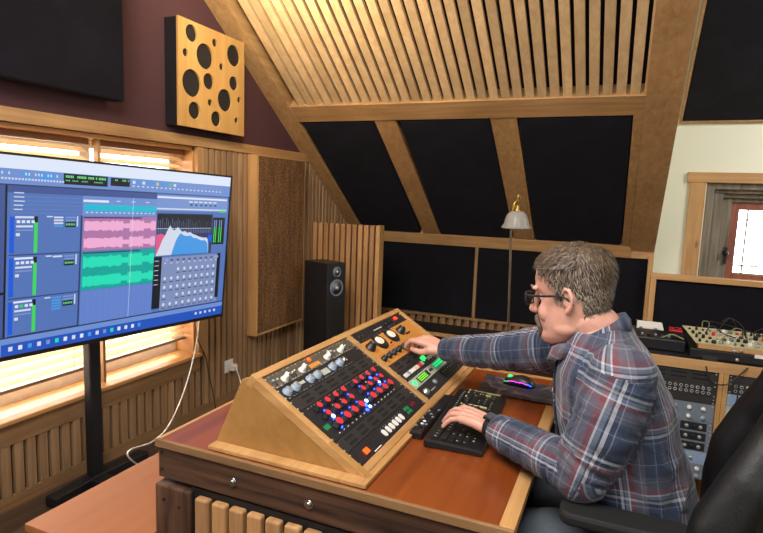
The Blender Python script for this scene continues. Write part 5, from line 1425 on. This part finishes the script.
def ang_about(p, a, b, ref):
    d = (b-a).normalized(); u_ = (ref-d*ref.dot(d)).normalized(); w_ = d.cross(u_); q = p-a; q = q-d*q.dot(d)
    return math.atan2(q.dot(w_), q.dot(u_))
me.update()
# folds
nrm = [v.normal.copy() for v in me.vertices]
for v, nn_ in zip(me.vertices, nrm):
    p = v.co; iL = arm_info(p, armL, rL); iR = arm_info(p, armR, rR)
    amp = .0045
    if iL[0] < .015 and p.y < PC-.10:
        el = math.exp(-((iL[1]-.235)/.07)**2); s_ = noise.noise(Vector((iL[1]*42, p.z*9, p.x*9+7))); amp = .005+.007*el
        f_ = (1-abs(s_)*2)*amp*.8
    elif iR[0] < .015 and p.y > PC+.10:
        s_ = noise.noise(Vector((iR[1]*34, p.z*12, p.x*6+3))); f_ = (1-abs(s_)*2)*.0065
    else:
        s_ = noise.noise(Vector((p.x*13+p.z*7, p.y*8, p.z*9-p.x*10))); s2 = noise.noise(Vector((p.x*6, p.y*7, p.z*5+4)))
        f_ = (1-abs(s_)*2.2)*.006+s2*.009
        if p.z < .75: f_ *= 1.3
    v.co = p + nn_*f_
uvl = me.uv_layers.new(name='cloth'); data = uvl.data
for poly in me.polygons:
    c = poly.center; iL = arm_info(c, armL, rL); iR = arm_info(c, armR, rR)
    mode = 0; aL = [armL[0], armL[2], armL[4]]; aR = [armR[0], armR[2], armR[4]]
    if iL[0] < .014 and (c.y < PC-.150 or (c.y < PC-.05 and iL[1] > .20)) and iL[1] > .004: mode = 1
    elif iR[0] < .014 and iR[1] > .02 and c.x < -.06 and c.y > PC+.11: mode = 2
    for li in poly.loop_indices:
        p = me.vertices[me.loops[li].vertex_index].co
        if mode == 0:
            def an(q): 
                cx = .11 - .19*max(0, (q.z-.6)); return math.atan2(q.y-PC, q.x-cx)
            a0_ = an(c); a = an(p)
            if a-a0_ > PI: a -= 2*PI
            if a-a0_ < -PI: a += 2*PI
            data[li].uv = (a*.165+.062, p.z+.25*p.x*0+.02)
        else:
            pts, rs = (aL, [.07,.06,.04]) if mode == 1 else (aR, [.07,.06,.04])
            i = arm_info(c, pts, rs)[2]; ref = Vector((0,-1,.35)) if mode == 1 else Vector((0,-.3,1))
            a0_ = ang_about(c, pts[i], pts[i+1], ref); a = ang_about(p, pts[i], pts[i+1], ref)
            if a-a0_ > PI: a -= 2*PI
            if a-a0_ < -PI: a += 2*PI
            acc = sum((pts[k+1]-pts[k]).length for k in range(i)); d = (pts[i+1]-pts[i]).normalized()
            data[li].uv = (a*.058+.058, acc+(p-pts[i]).dot(d)+.03)
shirt = link_mesh(me, 'shirt', 'plaid', man)
def cloth_uv(o, fn):
    me = o.data; uvl = me.uv_layers.new(name='cloth')
    T = man.matrix_basis
    for l in me.loops: uvl.data[l.index].uv = fn(T @ me.vertices[l.vertex_index].co)
# collar
m = MB(); NC = 40; sec = [(0,0),(.002,.026),(.010,.033),(.020,.020),(.030,-.012),(.033,-.012),(.024,.024),(.010,.039),(-.004,.030),(-.005,0)]
rings = []
for k in range(NC+1):
    t = R(-168)+R(336)*k/NC        # 0 = back of the neck
    ct, st = math.cos(t), math.sin(t)
    fz = (1-ct)/2
    cx, cyy = -.050+.066*ct, PC+.064*st
    zb = 1.142 - .085*fz; ext = .85+.45*max(0, fz-.72)/.28
    rings.append([Vector((cx+ct*a*ext, cyy+st*a*ext, zb+(b*ext if b < 0 else b*(1-.25*fz)))) for a, b in sec])
loft(m, rings); col_ = m.build('collar', 'plaid', shirt); cloth_uv(col_, lambda p: (math.atan2(p.y-PC, p.x+.04)*.08+.02, p.z*1.0+.06))
# placket and buttons down the front
def front_pt(z, dy=0.0, off=.004):
    for i in range(len(TT)-1):
        if TT[i][0] <= z <= TT[i+1][0]:
            t = (z-TT[i][0])/(TT[i+1][0]-TT[i][0]); r = [TT[i][k]*(1-t)+TT[i+1][k]*t for k in range(4)]; break
    return Vector((r[1]-r[2]-off-.004, PC+dy, z-.01))
m = MB(); P_ = [1.075-.035*i for i in range(15)]
L_ = [[front_pt(z,-.019,.0), front_pt(z,.019,.0), front_pt(z,.019,.0045), front_pt(z,-.019,.0045)] for z in P_]; loft(m, L_)
pk = m.build('placket', 'plaid', shirt); cloth_uv(pk, lambda p: (p.y+.1, p.z+.02))
for i in range(6):
    c = front_pt(1.05-.085*i, 0, .0048); MB().cyl(c, c+Vector((-.003,0,0)), .0055, n=14).build('button', 'white_plastic', shirt)
# cuffs
def cuff(p0, p1, r, name='cuff'):
    d = (p1-p0).normalized(); m = MB()
    m.lathe(p0, d, [(r+.0035,0),(r+.0045,.008),(r+.0045,.050),(r+.003,.056),(r-.004,.056),(r-.006,.0),(r+.0035,0)], 28, cap=False)
    o = m.build(name, 'plaid', shirt); cloth_uv(o, lambda p: (math.atan2((p-p0).dot(Vector((0,0,1))), (p-p0).dot(Vector((0,1,0))))*.05+.02, (p-p0).dot(d)+.235)); return o
cuff(cL, ELL, .040); cuff(cR, ELR, .040)
# wristwatch
wd = (ELL-WRL).normalized(); wc = WRL+wd*.004
wt = MB().lathe(wc-wd*.011, wd, [(.0335,0),(.035,.003),(.035,.019),(.0335,.022),(.030,.022),(.030,0),(.0335,0)], 28, cap=False).build('watch_strap', 'rubber', man)
up_ = Vector((-.15,-.25,1)); up_ = (up_-wd*up_.dot(wd)).normalized(); sx_ = wd.cross(up_)
wrot = Matrix((wd, sx_, up_)).transposed()
MB().obox(wc+up_*.0375, (.036,.032,.009), wrot).build('watch_case', 'black_metal', wt, bevel=.004)
MB().obox(wc+up_*.0425, (.030,.026,.0012), wrot).build('watch_face', 'iris', wt, bevel=.0004)
# trousers and shoes
m = MB(); loft(m, [ering(.12, z, hx, hy) for z, hx, hy in ((.455,.14,.165),(.50,.165,.185),(.56,.168,.188),(.62,.155,.178))])
for a, b, c in ((HIPL,KNL,ANL),(HIPR,KNR,ANR)): chain(m, [a+Vector((-.02,0,.018)),(a+b)/2+Vector((0,0,.035)),b,c], [.098,.092,.074,.062])
me = finalize(m, .008, 5, 'trousers'); me.update()
nr = [v.normal.copy() for v in me.vertices]
for v, nn_ in zip(me.vertices, nr): v.co += nn_*(.006*(1-2*abs(noise.noise(Vector((v.co.x*16, v.co.y*10, v.co.z*14))))))
link_mesh(me, 'trousers', 'trouser', man)
for a in (ANL, ANR):
    m = MB(); chain(m, [a+Vector((.02,0,-.055)), a+Vector((-.08,0,-.06)), a+Vector((-.18,0,-.068))], [.042,.042,.032]); me = finalize(m, .006, 3, 'shoe'); link_mesh(me, 'shoe', 'shoe', man)

# ================================================================ OFFICE CHAIR
ch = empty('office_chair', (.16, PC, 0)); tag(ch, 'black high-backed office chair with padded armrests under the seated man', 'chair')
m = MB()
def slab(z): return .270+.10*(z-.5)+(.28*(z-.85) if z > .85 else 0)
def skew(p): return Vector((p.x + .20*(p.y-PC) + .018, p.y, p.z))
prof_z = [.47,.55,.65,.75,.85,.95,1.05,1.15,1.25,1.32]
wdt = [.19,.215,.22,.22,.21,.20,.185,.175,.155,.12]
loft(m, [[skew(q) for q in ering(slab(z)+.03, z, .035, w_, p=.5, n=32)] for z, w_ in zip(prof_z, wdt)])
for s_ in (-1, 1):
    chain(m, [skew(Vector(q_)) for q_ in ((.250, PC+s_*.225, .52), (.250, PC+s_*.245, .70), (.262, PC+s_*.245, .80), (.300, PC+s_*.235, .90), (.342, PC+s_*.205, 1.00), (.375, PC+s_*.195, 1.12), (.425, PC+s_*.18, 1.26))], [.050,.056,.056,.050,.042,.038,.034])
link_mesh(finalize(m, .007, 6, 'backrest'), 'backrest', 'leather_black', ch)
m = MB(); loft(m, [ering(.08, z, hx, hy, p=.6) for z, hx, hy in ((.385,.20,.20),(.40,.235,.235),(.43,.24,.245),(.455,.22,.23))])
for s_ in (-1, 1): chain(m, [Vector((-.10,PC+s_*.225,.435)), Vector((.22,PC+s_*.23,.435))], [.03,.035])
link_mesh(finalize(m, .008, 5, 'seat'), 'seat', 'leather_black', ch)
for s_ in (-1, 1):
    yc = PC+s_*.245
    m = MB(); m.prism(roundrect(.27, .085, .03), .748, .776, lambda a, b, c: Vector((.055+a, yc+s_*.0+b, c))); ar = m.build('armrest', 'rubber', ch, bevel=.008)
    m = MB(); m.box(.03, .085, yc-.015, yc+.015, .42, .747); m.box(.02, .10, yc-s_*.10, yc+.018*s_, .375, .40); m.build('armrest_post', 'black_metal', ar, bevel=.005)
MB().cyl((.10,PC,.09), (.10,PC,.38), .028, n=20).build('gas_column', 'black_metal', ch)
MB().box(0.0,.28,PC-.08,PC+.08,.355,.385).box(.26,.30,PC-.04,PC+.04,.36,.62).build('mechanism', 'black_metal', ch, bevel=.004)
for i in range(5):
    t = 2*PI*i/5+.3; d = Vector((math.cos(t), math.sin(t), 0)); s2 = Vector((-d.y, d.x, 0)); c = Vector((.10,PC,0))
    bl_ = MB().hexa([c-s2*.028+Vector((0,0,.07)), c+s2*.028+Vector((0,0,.07)), c+d*.31+s2*.018+Vector((0,0,.062)), c+d*.31-s2*.018+Vector((0,0,.062))], [c-s2*.022+Vector((0,0,.115)), c+s2*.022+Vector((0,0,.115)), c+d*.31+s2*.013+Vector((0,0,.082)), c+d*.31-s2*.013+Vector((0,0,.082))]).build('base_leg', 'black_metal', ch, bevel=.004)
    for q in (-1, 1): MB().cyl(c+d*.295+s2*q*.010+Vector((0,0,.028)), c+d*.295+s2*q*.026+Vector((0,0,.028)), .028, n=18).build('caster', 'rubber', bl_)

# ================================================================ LIGHT
w = bpy.data.worlds.new('world'); S.world = w; w.use_nodes = True
bg = w.node_tree.nodes['Background']; bg.inputs[0].default_value = (1.0, .985, .97, 1); bg.inputs[1].default_value = 8.0
def area(loc, target, size, power, col=(1,1,1), sy=None):
    l = bpy.data.lights.new('unseen_light', 'AREA'); l.energy = power; l.color = col; l.size = size
    if sy: l.shape = 'RECTANGLE'; l.size_y = sy
    o = bpy.data.objects.new('unseen_light', l); COL.objects.link(o); o.location = loc
    o.rotation_euler = (Vector(target)-Vector(loc)).to_track_quat('-Z', 'Y').to_euler(); return o
area((-.6, 0.3, 3.1), (-.6, 2.6, .8), 1.6, 100, (1, .965, .92))  # unseen fill light, added to brighten the room from above
area((1.6, -1.6, 2.3), (-.6, 2.6, 1.2), 1.8, 98, (1, .99, .98))  # added fill from behind the camera, no fixture there
area((2.2, 3.6, 2.6), (1.0, 5.0, 1.3), .8, 30, (1, .98, .92))  # unseen light added to brighten the pale window-end wall
area((-1.7, 2.3, 2.4), (-1.75, 3.0, 2.5), .2, 11, (1, .88, .66))
sun = bpy.data.lights.new('sun', 'SUN'); sun.energy = 9; sun.angle = .02; sun.color = (1, .86, .66)
so = bpy.data.objects.new('sun', sun); COL.objects.link(so); so.rotation_euler = Vector((.72, -.25, -.62)).to_track_quat('-Z', 'Y').to_euler()
S.view_settings.view_transform = 'Standard'; S.view_settings.look = 'None'; S.view_settings.gamma = 1; S.view_settings.exposure = 0.35
S.view_settings.use_curve_mapping = False
